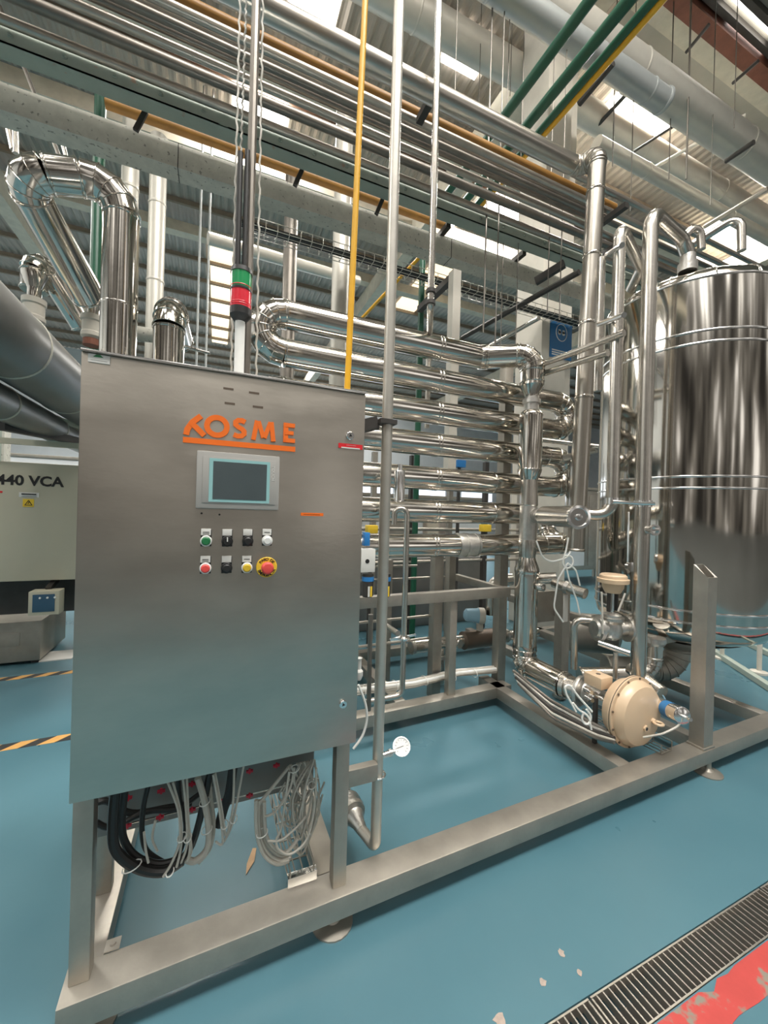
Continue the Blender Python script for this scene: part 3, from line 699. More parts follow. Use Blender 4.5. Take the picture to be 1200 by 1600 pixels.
# two pipes bridging from the coil top to the tank pipes
P('steel_pipe', 'upper of two thin pipes bridging from the coil elbow to the tank pipes', 'pipe', [at(838, 572, D=2.98), at(905, 548, D=2.7), at(975, 520, D=2.42)], .022, 'pipe')
P('steel_pipe', 'lower of two thin pipes bridging from the coil elbow to the tank pipes', 'pipe', [at(848, 584, D=2.98), at(950, 551, D=2.55)], .022, 'pipe')
P('steel_pipe', 'thin pipe sloping behind the riser at mid height towards the tank', 'pipe', [at(845, 687, D=3.2), at(935, 698, D=3.0)], .020, 'pipe')
P('steel_pipe', 'upright pipe partly hidden behind the lower U-bend, left of the tank', 'pipe', [at(897, 722, D=3.3), at(890, 860, D=3.3)], .055, 'clad', 0, 20)
t = thing('pipe_valve', 'small inline valve with clamps beside the lower U-bend near the tank', 'valve', at(900, 710, D=3.1))
obj('body', sweep(newbm(), [at(882, 716, D=3.2), at(932, 702, D=3.0)], .028, 14), 'cast', t)
for px_ in (900, 915): obj('clamp', lathe(newbm(), at(px_, 716 - (px_ - 882) * .28, D=3.1), at(932, 702, D=3.0) - at(882, 716, D=3.2), [(0, .04), (.02, .04)], 16), 'chrome', t)
obj('branch', sweep(newbm(), fillet([at(905, 712, D=3.1), at(903, 735, D=3.1), at(893, 750, D=3.1)], .04), .02, 10), 'chrome', t)
# overhead hoops behind the tank
P('steel_pipe', 'pipe hoop rising behind the tank top at the upper right', 'pipe', [at(1105, 385, D=3.6), at(1160, 335, D=3.6), at(1160, 390, D=3.6)] if False else [at(1083, 382, D=3.8), at(1158, 335, D=3.6), at(1159, 392, D=3.6)], .035, 'pipe', .08)
P('steel_pipe', 'short hoop of pipe ending on the tank top lid', 'pipe', [at(1060, 380, D=3.3), at(1094, 345, D=3.3), at(1096, 390, D=3.3)], .03, 'pipe', .06)

# ------------------------------------------------------------------ tank outlet piping and valves (low right)
e0 = at(1059, 1008, D=3.15)
t = thing('tank_outlet_elbow', 'large dull steel elbow pipe curving down out of the tank bottom', 'pipe', e0)
run(t, [e0 + V((0, 0, .12)), V((e0.x, e0.y, .30)), V((e0.x - .5, e0.y + .25, .30))], .088, .17, 'frame', 5)
t = thing('outlet_pipe', 'chrome pipe bending from under the tank and running left at low level', 'pipe', at(1020, 1040, D=2.8))
pa = at(1022, 1000, D=2.75); z1 = at(980, 1052, D=2.75).z
run(t, [pa, V((pa.x, pa.y, z1)), at(905, 1055, D=2.75)], .052, .11, 'pipe', 5)
obj('union', lathe(newbm(), pa + V((0, 0, .02)), (0, 0, -1), [(0, .07), (.03, .072), (.05, .06)], 24), 'cast', t)
# small control valve with tan head
vc = at(958, 905, D=2.55)
t = thing('small_control_valve', 'small control valve with tan round head and flanged body left of the tank', 'valve', V((vc.x, vc.y, vc.z - .45)))
def zq(y): return at(958, y, D=2.55).z
obj('head', lathe(newbm(), (vc.x, vc.y, 0), (0, 0, 1), [(zq(924), .05), (zq(918), .062), (zq(911), .066), (zq(910), .092), (zq(904), .094), (zq(903), .082), (zq(899), .080), (zq(897), .07)], 36), 'tan', t)
obj('spring_case', lathe(newbm(), (vc.x, vc.y, 0), (0, 0, 1), [(zq(926), .045), (zq(918), .062)], 12), 'tan', t)
for s in (-1, 1):
    bm = newbm(); bar(bm, V((vc.x + s * .035, vc.y, zq(924))), V((vc.x + s * .035, vc.y, zq(955))), .012, .02); obj('yoke_arm', bm, 'darkmetal', t)
obj('stem', sweep(newbm(), [(vc.x, vc.y, zq(926)), (vc.x, vc.y, zq(960))], .009, 10), 'chrome', t)
obj('bonnet', lathe(newbm(), (vc.x, vc.y, 0), (0, 0, 1), [(zq(975), .05), (zq(968), .07), (zq(964), .07), (zq(964), .055), (zq(960), .055), (zq(957), .03)], 24), 'cast', t)
vb = V((vc.x, vc.y, zq(982))); obj('valve_body', lathe(newbm(), vb - V((0, 0, .07)), (0, 0, 1), [(0, .03), (.02, .055), (.07, .065), (.12, .05)], 24), 'cast', t)
for s, L in ((-1, .09), (1, .10)):
    dr2 = V((s * 1.0, -.35 * s, 0)).normalized()
    fo = obj('flange', lathe(newbm(), vb + dr2 * .03, dr2, [(0, .045), (L * .6, .045), (L * .6, .082), (L * .85, .082), (L * .85, .06), (L, .05)], 28), 'cast', t)
P('steel_pipe', 'thin pipe with a square bend feeding the small control valve', 'pipe', [at(897, 1045, D=2.62), at(897, 968, D=2.62), at(926, 970, D=2.6)], .022, 'pipe', .05)
P('sample_valve_pipe', 'small capped pipe with fittings below the small control valve', 'pipe', [at(935, 1004, D=2.5), at(984, 1021, D=2.4)], .018, 'chrome')
P('pipe_support', 'thin upright steel prop with round head below the small valve', 'support', [at(962, 1020, D=2.5), at(961, 1060, D=2.5)], .014, 'cast')
# horizontal cylinder vessel behind
a = at(885, 985, D=3.3); b = at(925, 1000, D=3.1)
bm = lathe(newbm(), at(872, 985, D=3.6), (.9, -.5, -.02), [(0, .02), (.02, .13), (.06, .17), (.45, .17), (.5, .12), (.5, 0)], 32); tag(obj('pump_motor_cover', bm, 'frame'), 'round grey pump casing low behind the riser pipe', 'pump')
bm = newbm(); box(bm, at(838, 925, D=3.4), at(880, 975, D=3.4) + V((0, .2, 0)), .01); tag(obj('junction_box', bm, 'frame'), 'flat dull steel box behind the riser, left of the loose white cables', 'box')
P('steel_pipe', 'short pipe crossing behind the riser near its open port', 'pipe', [at(822, 905, D=3.2), at(870, 903, D=3.1)], .045, 'pipe', 0, 16)
t = thing('pipe_joint', 'clamped joint of dull pipe beside the loose white cables', 'pipe', at(900, 925, D=2.95))
obj('barrel', sweep(newbm(), [at(865, 910, D=3.0), at(915, 928, D=2.8)], .038, 18), 'pipe', t)
obj('clamp', lathe(newbm(), at(884, 917, D=2.93), at(915, 928, D=2.8) - at(865, 910, D=3.0), [(0, .05), (.03, .05)], 18), 'cast', t)
bm = newbm(); box(bm, at(881, 930, D=2.9), at(890, 972, D=2.9) + V((0, .02, 0)), .003); tag(obj('paper_tag', bm, 'label'), 'white upright tag hanging among cables behind the riser', 'tag')
for pts_, lb in (([(838, 845), (848, 872), (862, 878), (885, 872), (892, 862)], 'loose white cable looping from the riser tee to the right'),
                 ([(888, 840), (884, 862), (878, 880), (885, 890), (897, 882), (893, 868), (881, 868)], 'curled white cable loop beside the riser pipe'),
                 ([(887, 880), (872, 905), (865, 950), (880, 972)], 'white cable hanging in a long bow behind the riser'),
                 ([(887, 880), (900, 890), (906, 915)], 'short white cable arching right of the curled loop'),
                 ([(884, 882), (889, 905), (902, 940), (906, 960)], 'white cable dropping beside the white upright tag')):
    pp = [at(a, b, D=2.75) for a, b in pts_]
    simple('white_cable', lb, 'cable', pp, .006, 'tie', .08, 6)
for (a, b), (c2, d2), D_, lb in (((940, 925), (942, 990), 2.42, 'pale cable with plug hanging from the small valve head, left one'), ((977, 927), (966, 955), 2.42, 'short cable with orange joint hanging from the small valve head')):
    simple('signal_cable', lb, 'cable', [at(a, b, D=D_), at(c2, d2, D=D_)], .006, 'wcable', 0, 6)
# gauge on the tank side
bm = lathe(newbm(), at(982, 885, D=2.72), (-.3, -1, 0), [(0, .03), (.03, .032), (.032, 0)], 20); tag(obj('thermometer_dial', bm, 'chrome'), 'small round metal dial in front of the lower tank shell', 'gauge')
simple('thin_rod', 'thin steel rod standing behind the tall tank pipe', 'rod', [at(1013, 862, D=2.65), at(1012, 935, D=2.65)], .006, 'chrome', 0, 6)
simple('instrument_rod', 'thin rod hanging above the round dial beside the tank', 'rod', [at(982, 800, D=2.7), at(981, 878, D=2.7)], .006, 'chrome', 0, 6)

# ------------------------------------------------------------------ cables and hoses along the low run
ORD = ('nearest the camera', 'second nearest', 'third nearest', 'fourth nearest', 'farthest', 'last')
LR = ('leftmost', 'second from the left', 'third from the left', 'fourth from the left', 'fifth from the left', 'rightmost')
for i in range(5):
    y0 = 1062 + i * 6; o = i * .02
    simple('steel_braided_hose', 'braided hose beside the low valve run, %s of five counted from the pipe' % ('first', 'second', 'third', 'fourth', 'fifth')[i], 'hose', [at(802 + i * 2, 1048 + i * 5, D=2.9 - o), at(860 + i, 1094 + i * 7, D=2.6 - o), at(925 + i * 2, 1130 + i * 6, D=2.35 - o), at(960, 1148 + i * 3, D=2.25 - o)], (.011, .009, .013, .008, .010)[i], ('rackdark', 'cast', 'darkmetal', 'wcable', 'rackdark')[i], .2, 8, 'hoses beside the low valve run')
for i, pts_ in enumerate(([(900, 1112), (885, 1085), (882, 1072), (890, 1070), (905, 1090), (925, 1112)], [(912, 1112), (908, 1125), (918, 1135), (925, 1120), (916, 1108)], [(924, 1140), (920, 1118), (905, 1110), (895, 1098)])):
    simple('white_cable', ('white cable bent in a hook over the valve body left of the tan drum', 'small white cable curl at the fittings left of the tan drum', 'white cable running down behind the tan drum rim')[i], 'cable', [at(a, b, D=2.25) for a, b in pts_], .006, 'tie', .08, 6)
simple('blue_air_hose', 'thin pale blue air hose at the plain air cylinder', 'hose', [at(1028, 1078, D=2.4), at(1038, 1090, D=2.4), at(1041, 1104, D=2.4)], .006, 'paleblue', .05, 6)
simple('air_hose', 'thin pale hose looping under the banded air cylinder to the drum', 'hose', [at(1066, 1122, D=2.15), at(1060, 1135, D=2.15), at(1035, 1147, D=2.15), at(1005, 1152, D=2.2)], .006, 'wcable', .1, 6)
# wire mesh tray right of the drum
def wire_tray(name, label, p, q, wd, hgt, n, r=.003, m='frame'):
    p, q = V(p), V(q); d = (q - p).normalized(); s = d.cross(V((0, 0, 1))).normalized(); t = thing(name, label, 'cable tray', p)
    for off, zo in ((-.5, hgt), (-.5, 0), (-.17, 0), (.17, 0), (.5, 0), (.5, hgt)): obj('long_wire', sweep(newbm(), [p + s * off * wd + V((0, 0, zo)), q + s * off * wd + V((0, 0, zo))], r, 6), m, t)
    for i in range(n):
        c = p.lerp(q, (i + .0) / (n - 1)); obj('cross_wire', sweep(newbm(), [c - s * wd * .5 + V((0, 0, hgt)), c - s * wd * .5, c + s * wd * .5, c + s * wd * .5 + V((0, 0, hgt))], r, 6), m, t)
    return t
wire_tray('wire_cable_tray', 'small wire mesh cable tray under the tan drum resting by the front beam', (2.44, 1.44, .155), (2.42, 1.95, .13), .10, .05, 6)
wire_tray('wire_cable_tray', 'wire mesh cable tray below the cabinet beside the right cabinet post', (.32, 1.41, .16), (.30, 2.2, .16), .085, .05, 9)
bm = newbm(); box(bm, (.27, 1.405, .151), (.375, 1.43, .185), .001); tag(obj('tray_bracket', bm, 'chrome'), 'bright folded bracket holding the wire tray end under the cabinet', 'bracket')

# ------------------------------------------------------------------ tall pipe with gauge before the tubes
pxx, pyy = .615, 1.43
t = thing('drop_pipe', 'tall thin steel pipe dropping from the ceiling right of the cabinet to a bottom elbow', 'pipe', (pxx, pyy, .2))
b_ = at(583, 1325, Y=1.43); bx2 = at(556, 1272, Y=1.62)
obj('pipe', sweep(newbm(), fillet([(pxx, pyy, 8.9), (pxx, pyy, b_.z + .0), at(560, 1290, Y=1.55)], .03, 6), .0215, 18), 'droppipe', t)
e = at(548, 1262, Y=1.66)
obj('cone', lathe(newbm(), at(566, 1298, Y=1.52), at(549, 1266, Y=1.64) - at(566, 1298, Y=1.52), [(0, .022), (.05, .03), (.09, .045)], 20), 'cast', t)
t2 = thing('flanged_valve', 'small flanged valve behind the right cabinet post at the drop pipe foot', 'valve', e)
dv = (at(549, 1266, Y=1.64) - at(566, 1298, Y=1.52)).normalized()
obj('flange', lathe(newbm(), at(553, 1272, Y=1.60), dv, [(0, .03), (.0, .052), (.02, .055), (.02, .045), (.05, .045), (.05, .055), (.07, .055), (.07, .03)], 24), 'cast', t2)
obj('valve_body', lathe(newbm(), at(553, 1272, Y=1.60) + dv * .07, dv, [(0, .035), (.05, .04), (.1, .03)], 20), 'cast', t2)
t = thing('pipe_bracket', 'steel plate bracket with a ring clamp tying the drop pipe to the cabinet post', 'bracket', (.47, 1.37, .44))
z0 = at(560, 1212, Y=1.4).z
bm = newbm(); box(bm, (.468, 1.39, z0 - .032), (.60, 1.425, z0 + .032), .004); obj('plate', bm, 'frame', t)
bm = newbm(); tp = [V((pxx + math.cos(a) * .029, pyy + math.sin(a) * .029, z0 - .035)) for a in [2 * PI * i / 20 for i in range(21)]]; sweep(bm, tp, .005, 8, False); obj('ring_clamp', bm, 'chrome', t)
t = thing('pressure_gauge', 'round white pressure gauge on the side of the drop pipe above the floor', 'gauge', (pxx + .03, pyy, at(600, 1178, Y=1.43).z))
zg = at(600, 1180, Y=1.43).z
obj('stub', lathe(newbm(), (pxx + .018, pyy, zg), (1, 0, .1), [(0, .011), (.03, .011), (.03, .015), (.04, .015), (.04, .009), (.055, .009)], 14), 'chrome', t)
gc = V((pxx + .105, pyy + .005, zg + .015)); gn = V((-.25, -.75, .6)).normalized()
obj('gauge_case', lathe(newbm(), gc - gn * .03, gn, [(0, .025), (.003, .034), (.03, .034), (.033, .036), (.036, .036), (.036, .031), (.032, .030)], 32), 'chrome', t)
obj('dial_face', lathe(newbm(), gc + gn * .0, gn, [(0, .031), (.003, .031)], 32), 'btnwhite', t)
su = V((0, 0, 1)) - gn * gn.z; su.normalize(); sr = su.cross(gn) * -1
bm = newbm()
for i in range(11):
    a = math.radians(225 - i * 27); dd = sr * math.cos(a) + su * math.sin(a); bar(bm, gc + gn * .0034 + dd * .021, gc + gn * .0034 + dd * .027, .0012, .0006, up=gn)
bar(bm, gc + gn * .004 - sr * .008 + su * .002, gc + gn * .004 + sr * .019 - su * .006, .0016, .0006, up=gn); obj('needle_and_ticks', bm, 'black', t)
zz = at(604, 660, Y=1.43).z
bm = newbm(); bar(bm, (.45, 1.50, zz - .04), (pxx - .03, 1.455, zz), .05, .045); obj_ = tag(obj('pipe_bracket', bm, 'darkmetal'), 'dark bracket arm from the cabinet edge to the drop pipe near the logo height', 'bracket')
bm = newbm(); box(bm, (pxx - .04, pyy - .03, zz - .01), (pxx + .03, pyy + .03, zz + .008)); tag(obj('pipe_collar', bm, 'darkmetal'), 'dark collar around the drop pipe level with the door lock', 'clamp')

# yellow gas pipe, conduits, thin cables above the cabinet
a = at(541, 612, Y=1.52); b = at(570, 0, Y=1.52); b2 = a + (b - a) * 1.9
P('yellow_pipe', 'bright yellow upright pipe rising from behind the cabinet', 'pipe', [a - V((0, 0, .2)), b2], .0125, 'yellow')
for (x0, y0, x1, y1, r, m, lb, nm) in ((400, 0, 384, 585, .016, 'rackdark', 'dark steel conduit rising just right of the stack light', 'conduit'),
        (378, 250, 370, 430, .010, 'bcable', 'black cable clipped beside the dark conduit above the stack light, left strand', 'black_cable'),
        (384, 245, 377, 560, .009, 'bcable', 'black cable clipped tight against the dark conduit, right strand', 'black_cable')):
    a = at(x1, y1, Y=1.56); b = at(x0, y0, Y=1.56); P(nm, lb, 'conduit' if nm == 'conduit' else 'cable', [(a.x, 1.56 if r > .012 else 1.53, min(a.z, 1.9) if r > .012 else a.z), (a.x, 1.56 if r > .012 else 1.53, b.z + (1.5 if y0 == 0 else 0))], r, m, 0, 10)
def twisted(x0, y0, x1, y1, lb, Yc):
    a = at(x1, y1, Y=Yc); b = at(x0, y0, Y=Yc); b = a + (b - a) * 1.6; n = 90
    pts = [a.lerp(b, i / n) + V((math.sin(i * 2.1) * .0028, math.cos(i * 1.3) * .003, 0)) for i in range(n + 1)]
    P('twisted_cord', lb, 'cord', pts, .0038, 'wcable', 0, 6)
twisted(375, 0, 361, 583, 'thin pale twisted cord left of the stack light', 1.57)
twisted(385, 0, 376, 250, 'thin pale cord close to the dark conduit', 1.60)
twisted(411, 0, 400, 590, 'thin pale twisted cord right of the dark conduit', 1.55)

# second drop pipe behind tubes
yf = ybk - .13; a = at(679, 250, Y=yf); b = at(671, 520, Y=2.85); zj = at(672, 480, Y=yf).z
t = thing('drop_pipe', 'thinner steel pipe dropping from the ceiling behind the top tubes', 'pipe', (a.x, yf, zj))
obj('pipe', sweep(newbm(), fillet([(a.x, yf, 8.9), (a.x, yf, zj), (b.x, 2.85, zj + .03), (b.x, 2.85, 2.2)], .04), .021, 16), 'pipe', t)
for y in (458, 476): obj('pipe_clip', lathe(newbm(), (a.x, yf, at(672, y, Y=yf).z), (0, 0, 1), [(0, .031), (.022, .031)], 16), 'darkmetal', t)
# small-bore pipe with cylinder valve in front of the tubes
t = thing('condensate_line', 'small steel pipe with a filter cylinder and U-bend in front of the tubes', 'pipe', at(622, 990, Y=2.25))
q0 = at(619, 790, Y=2.25); zf = at(624, 738, Y=2.25).z
obj('filter_cylinder', lathe(newbm(), V((at(624, 765, Y=2.25).x, 2.25, at(624, 785, Y=2.25).z)), (0, 0, 1), [(0, .02), (.01, .034), (.19, .034), (.20, .03), (.20, .015), (.24, .015)], 24), 'chrome', t)
fx = at(624, 765, Y=2.25).x; zu = at(628, 800, Y=2.25).z
obj('pipe', sweep(newbm(), fillet([(fx - .03, 2.25, zu - .08), (fx - .03, 2.25, zu + .02), (fx + .045, 2.22, zu + .02), (fx + .045, 2.22, at(622, 985, Y=2.25).z), (fx + .045, 2.22, at(618, 1088, Y=2.22).z), (fx - .20, 2.22, at(600, 1092, Y=2.22).z)], .045, 6), .018, 14), 'pipe', t)
for y in (994,): obj('clamp', lathe(newbm(), (fx + .045, 2.22, at(620, y + 8, Y=2.22).z), (0, 0, 1), [(0, .022), (.008, .040), (.02, .040), (.03, .025)], 20), 'chrome', t)
bm = newbm(); bar(bm, (fx - .05, 2.22, at(620, 1002, Y=2.22).z + .015), (fx + .13, 2.22, at(620, 1000, Y=2.22).z + .02), .012, .012); obj('wing_bolt', bm, 'chrome', t)
P('steel_pipe', 'dark thin upright pipe beside the cabinet edge behind the drop pipe', 'pipe', [at(576, 1110, Y=2.2), at(579, 960, Y=2.2)], .014, 'rackdark')
P('steel_pipe', 'short bright pipe slanting down beside the condensate pipe', 'pipe', [at(600, 975, Y=2.6), at(622, 990, Y=2.4)], .02, 'pipe')

# air service unit
def service(px, lb, main):
    b = at(px, 938, Y=2.3); t = thing('air_filter_regulator', lb, 'regulator', b)
    def bxx(name, x0, y0, x1, y1, m, dy=.07, par=t, bev=.004):
        a, c = at(x0, y0, Y=2.3), at(x1, y1, Y=2.3); bm = newbm(); box(bm, (a.x, 2.3, a.z), (c.x, 2.3 + dy, c.z), bev); return obj(name, bm, m, par)
    if main:
        bxx('shutoff_handle', px - 7, 832, px + 1, 853, 'blue', .05); hb = bxx('valve_block', px - 12, 858, px + 9, 894, 'label')
        c = at(px - 3, 877, Y=2.3); obj('port', lathe(newbm(), c, (0, -1, 0), [(0, .014), (.003, .013)], 16), 'black', t)
    zb_, zt_ = at(px, 934, Y=2.3).z, at(px, 898, Y=2.3).z
    obj('bowl', lathe(newbm(), (b.x, 2.335, zb_), (0, 0, 1), [(0, .03), (.01, .037), (zt_ - zb_, .037)], 24), 'darkmetal', t)
    zc_ = at(px, 906, Y=2.3).z; obj('blue_ring', lathe(newbm(), (b.x, 2.335, zc_ - .012), (0, 0, 1), [(0, .039), (.028, .039)], 24), 'blue', t)
    zc_ = at(px, 925, Y=2.3).z
    for i, s in enumerate((-.6, .1)):
        bm = newbm(); box(bm, (b.x - .012 + i * .016, 2.296, zc_ - .03), (b.x + .000 + i * .016, 2.299, zc_ + .035)); obj('stripe', bm, 'ylabel' if i else 'label', t)
service(577, 'air regulator with blue handle and white block beside the cabinet edge', True)
service(604, 'second blue and black filter bowl behind the drop pipe', False)

# ------------------------------------------------------------------ flow meter line behind the frame
FY = 2.95
t = thing('flow_meter', 'flow meter with pale blue head and brown sleeve on a low pipe behind the frame', 'flow meter', at(745, 1010, Y=FY))
c0 = at(722, 1004, Y=FY); c1 = at(775, 996, Y=FY); zf = at(748, 998, Y=FY).z; x0, x1 = c0.x, c1.x
obj('sleeve', lathe(newbm(), (x0, FY, zf), (1, 0, 0), [(0, .05), (.01, .08), (x1 - x0 - .02, .08), (x1 - x0, .05)], 28), 'brown', t)
obj('neck', sweep(newbm(), [((x0 + x1) / 2, FY, zf + .05), ((x0 + x1) / 2, FY, zf + .14)], .03, 14), 'cream', t)
hc = at(745, 960, Y=FY)
obj('head', lathe(newbm(), hc + V((-.12, .03, .0)), (1, -.4, -.05), [(0, .03), (.02, .055), (.12, .065), (.13, .07)], 28), 'paleblue', t)
hx = V((1, -.4, -.05)).normalized(); he = hc + V((-.12, .03, 0)) + hx * .13
obj('head_cover', lathe(newbm(), he, hx, [(0, .072), (.05, .072), (.055, .066), (.055, .048), (.045, .046), (.045, 0)], 28), 'cream', t)
obj('display', lathe(newbm(), he + hx * .046, hx, [(0, .045), (.003, .045)], 28), 'black', t)
t = thing('low_pipe', 'pale satin pipe run with clamps low behind the frame, left of the flow meter', 'pipe', at(680, 1008, Y=FY))
xa_ = at(641, 1010, Y=FY).x
obj('pipe', sweep(newbm(), [(xa_, FY, zf), (x0, FY, zf)], .052, 24), 'pipe', t)
obj('pipe', sweep(newbm(), [(x1, FY, zf), (x1 + .5, FY, zf)], .04, 20), 'pipe', t)
for x in (xa_ + .02, (xa_ + x0) / 2, x1 + .04, x1 + .11): obj('clamp', lathe(newbm(), (x - .012, FY, zf), (1, 0, 0), [(0, .05), (.0, .062), (.024, .062), (.024, .05)], 24), 'cast', t)
xt = at(688, 1020, Y=FY).x; obj('branch', sweep(newbm(), [(xt, FY, .03), (xt, FY, zf)], .042, 20), 'pipe', t)
obj('clamp', lathe(newbm(), (xt, FY, zf - .13), (0, 0, 1), [(0, .042), (.005, .058), (.03, .058), (.035, .042)], 20), 'cast', t)
bm = lathe(newbm(), at(714, 1005, Y=2.7), (.3, -1, 0), [(-.1, .02), (.02, .02), (.02, .035), (.035, .035), (.035, .022)], 20); tag(obj('pipe_stub', bm, 'chrome'), 'small open pipe stub beside the thin post in front of the flow meter', 'pipe')
P('steel_pipe', 'bright curved pipe arching behind the right end of the frame rail', 'pipe', [at(768, 960, D=3.6), at(768, 908, D=3.6), at(800, 905, D=3.6)], .055, 'pipe', .12, 18)
P('steel_pipe', 'thin upright tube beside the flow meter behind the corner post', 'pipe', [at(782, 985, D=3.5), at(781, 945, D=3.5)], .022, 'pipe')
# cable bundle along the middle beam
for i in range(8):
    m = ('wcable', 'wcable', 'tie', 'cast')[i % 4]; dz = .013 * (i % 3); dy = .03 * (i // 3)
    pp = [V((.55, 2.60 + dy, .215 + dz + random.uniform(0, .01))), V((1.0, 2.60 + dy, .205 + dz + random.uniform(0, .02))), V((1.4, 2.61 + dy, .20 + dz)), V((1.8, 2.63 + dy, .205 + dz + random.uniform(0, .02))), V((2.2, 2.62 + dy, .20 + dz))]
    simple('bundled_cable', 'pale cable lying in the tied bundle along the middle skid beam', 'cable', pp, .012 + .003 * (i % 2), m, .3, 8, 'cables along the middle skid beam')
for i, x in enumerate((.8, 1.0, 1.25, 1.5, 1.75, 1.95)):
    tp = [V((x, 2.63 + math.cos(a) * .055, .222 + math.sin(a) * .032)) for a in [2 * PI * j / 14 for j in range(15)]]
    tag(obj('cable_tie', sweep(newbm(), tp, .0025, 5, False), 'tie'), 'white cable tie around the bundle on the middle skid beam', 'cable tie', 'ties on the middle beam bundle')

# ------------------------------------------------------------------ cables under the cabinet
def cab(name, label, pts_, r, m, Yc, group=None, seg=10, bend=.12):
    pp = []
    for q in pts_: pp.append(at(q[0], q[1], Y=q[2] if len(q) > 2 else Yc))
    # smooth by Catmull-Rom
    out = []; P_ = [pp[0]] + pp + [pp[-1]]
    for i in range(1, len(P_) - 2):
        for k in range(6):
            s = k / 6; a, b, c, d = P_[i - 1], P_[i], P_[i + 1], P_[i + 2]
            out.append(.5 * ((2 * b) + (c - a) * s + (2 * a - 5 * b + 4 * c - d) * s * s + (3 * b - a - 3 * c + d) * s ** 3))
    out.append(pp[-1]); return tag(obj(name, sweep(newbm(), out, r, seg), m), label, 'cable', group)
cab('black_cable', 'thickest black cable loop hanging at the left under the cabinet', [(181, 1225), (176, 1290), (182, 1330), (215, 1356), (255, 1362), (285, 1345)], .0145, 'bcable', 1.40)
cab('black_cable', 'black cable loop just inside the thickest one under the cabinet', [(196, 1225), (190, 1290), (200, 1325), (225, 1345), (262, 1348), (300, 1320), (330, 1200)], .011, 'bcable', 1.43)
cab('black_cable', 'black cable dropping straight behind the thin grey strands', [(232, 1225), (224, 1262), (222, 1300), (230, 1330), (260, 1350)], .008, 'bcable', 1.46)
cab('black_cable', 'black flat strand hanging right of the thick pale cable', [(365, 1195), (358, 1240), (350, 1262), (342, 1290)], .016, 'bcable', 1.45)
cab('black_cable', 'black cable coil resting behind the left cabinet post top', [(150, 1255), (168, 1252), (205, 1270), (260, 1262), (300, 1255)], .010, 'bcable', 1.53)
cab('black_cable', 'black cable sweeping level behind the hanging loops', [(150, 1285), (175, 1292), (230, 1268), (280, 1262), (330, 1225)], .009, 'bcable', 1.52)
cab('black_cable', 'black cable dropping next to the thin pale strands in the middle', [(278, 1215), (281, 1250), (290, 1290), (282, 1330), (262, 1352)], .007, 'bcable', 1.44)
cab('pale_cable', 'thickest pale cable hanging in the middle under the cabinet', [(309, 1215), (318, 1245), (326, 1290), (324, 1325), (305, 1345), (290, 1342)], .0105, 'wcable', 1.42)
cab('pale_cable', 'pale cable paired right of the thickest pale one', [(326, 1210), (330, 1250), (334, 1290), (328, 1325), (310, 1348)], .0065, 'wcable', 1.44)
thin = [[(262, 1222), (278, 1265), (281, 1310), (270, 1345), (255, 1370)], [(270, 1222), (282, 1270), (283, 1320), (276, 1355)], [(286, 1218), (291, 1270), (292, 1320), (282, 1350)],
        [(292, 1215), (294, 1270), (297, 1320), (293, 1345)], [(296, 1300), (299, 1330), (291, 1346)], [(333, 1210), (342, 1260), (348, 1310), (345, 1320), (337, 1315)], [(336, 1208), (346, 1262), (352, 1305)],
        [(366, 1190), (364, 1260), (356, 1300), (350, 1315)], [(382, 1188), (370, 1255), (362, 1290), (352, 1312)], [(243, 1282), (238, 1310), (246, 1330)], [(225, 1300), (228, 1330), (232, 1348)]]
for i, q in enumerate(thin):
    cab('thin_grey_cable', 'thin grey strand hanging among the loops left of centre under the cabinet', q, .0038, 'wcable', 1.38 + .005 * (i % 5), 'thin strands under the cabinet', 6)
bund = [[(400, 1250), (401, 1300), (412, 1335), (432, 1350), (452, 1345)], [(404, 1250), (405, 1300), (416, 1330), (436, 1344), (454, 1338)], [(408, 1252), (410, 1300), (421, 1325), (440, 1338), (456, 1330)],
        [(413, 1252), (415, 1300), (426, 1322), (446, 1332), (466, 1310)], [(452, 1198), (418, 1240), (403, 1262), (402, 1300), (410, 1330)]]
for i, q in enumerate(bund): cab('pale_cable', ('outermost', 'second', 'third', 'innermost', 'last crossing')[i] + ' pale cable of the tied U-shaped bundle under the right half of the cabinet', q, .0062, 'wcable', 1.40 + .008 * (i % 3), 'U-shaped pale cable bundle', 8)
for i in range(20):
    x0 = 452 + random.uniform(0, 42); y0 = 1195 - (x0 - 452) * .2; xm = 450 + random.uniform(0, 50); d = random.uniform(55, 150); x2 = 445 + random.uniform(-10, 55)
    cab('grey_cable', 'thin pale cable in the tangle hanging beside the right cabinet post', [(x0, y0), (xm, y0 + d * .5), ((xm + x2) / 2, y0 + d), (x2, y0 + d * .8), (x2 + 10, y0 + d * .45)], .0036, 'wcable', 1.41 + random.uniform(-.02, .08), 'tangle of pale cables under the cabinet', 6)
for q, lb in (([(452, 1205), (440, 1290), (432, 1312), (436, 1328), (455, 1334), (480, 1310), (492, 1255), (494, 1200)], 'pale cable making the widest loop over the bundle'),
              ([(413, 1276), (430, 1268), (452, 1235), (460, 1200)], 'pale cable hooking off the left of the tangle'),
              ([(418, 1314), (440, 1312), (468, 1288), (478, 1275)], 'pale cable slanting across the front of the tangle')):
    cab('grey_cable', lb, q, .0042, 'wcable', 1.38, None, 6)
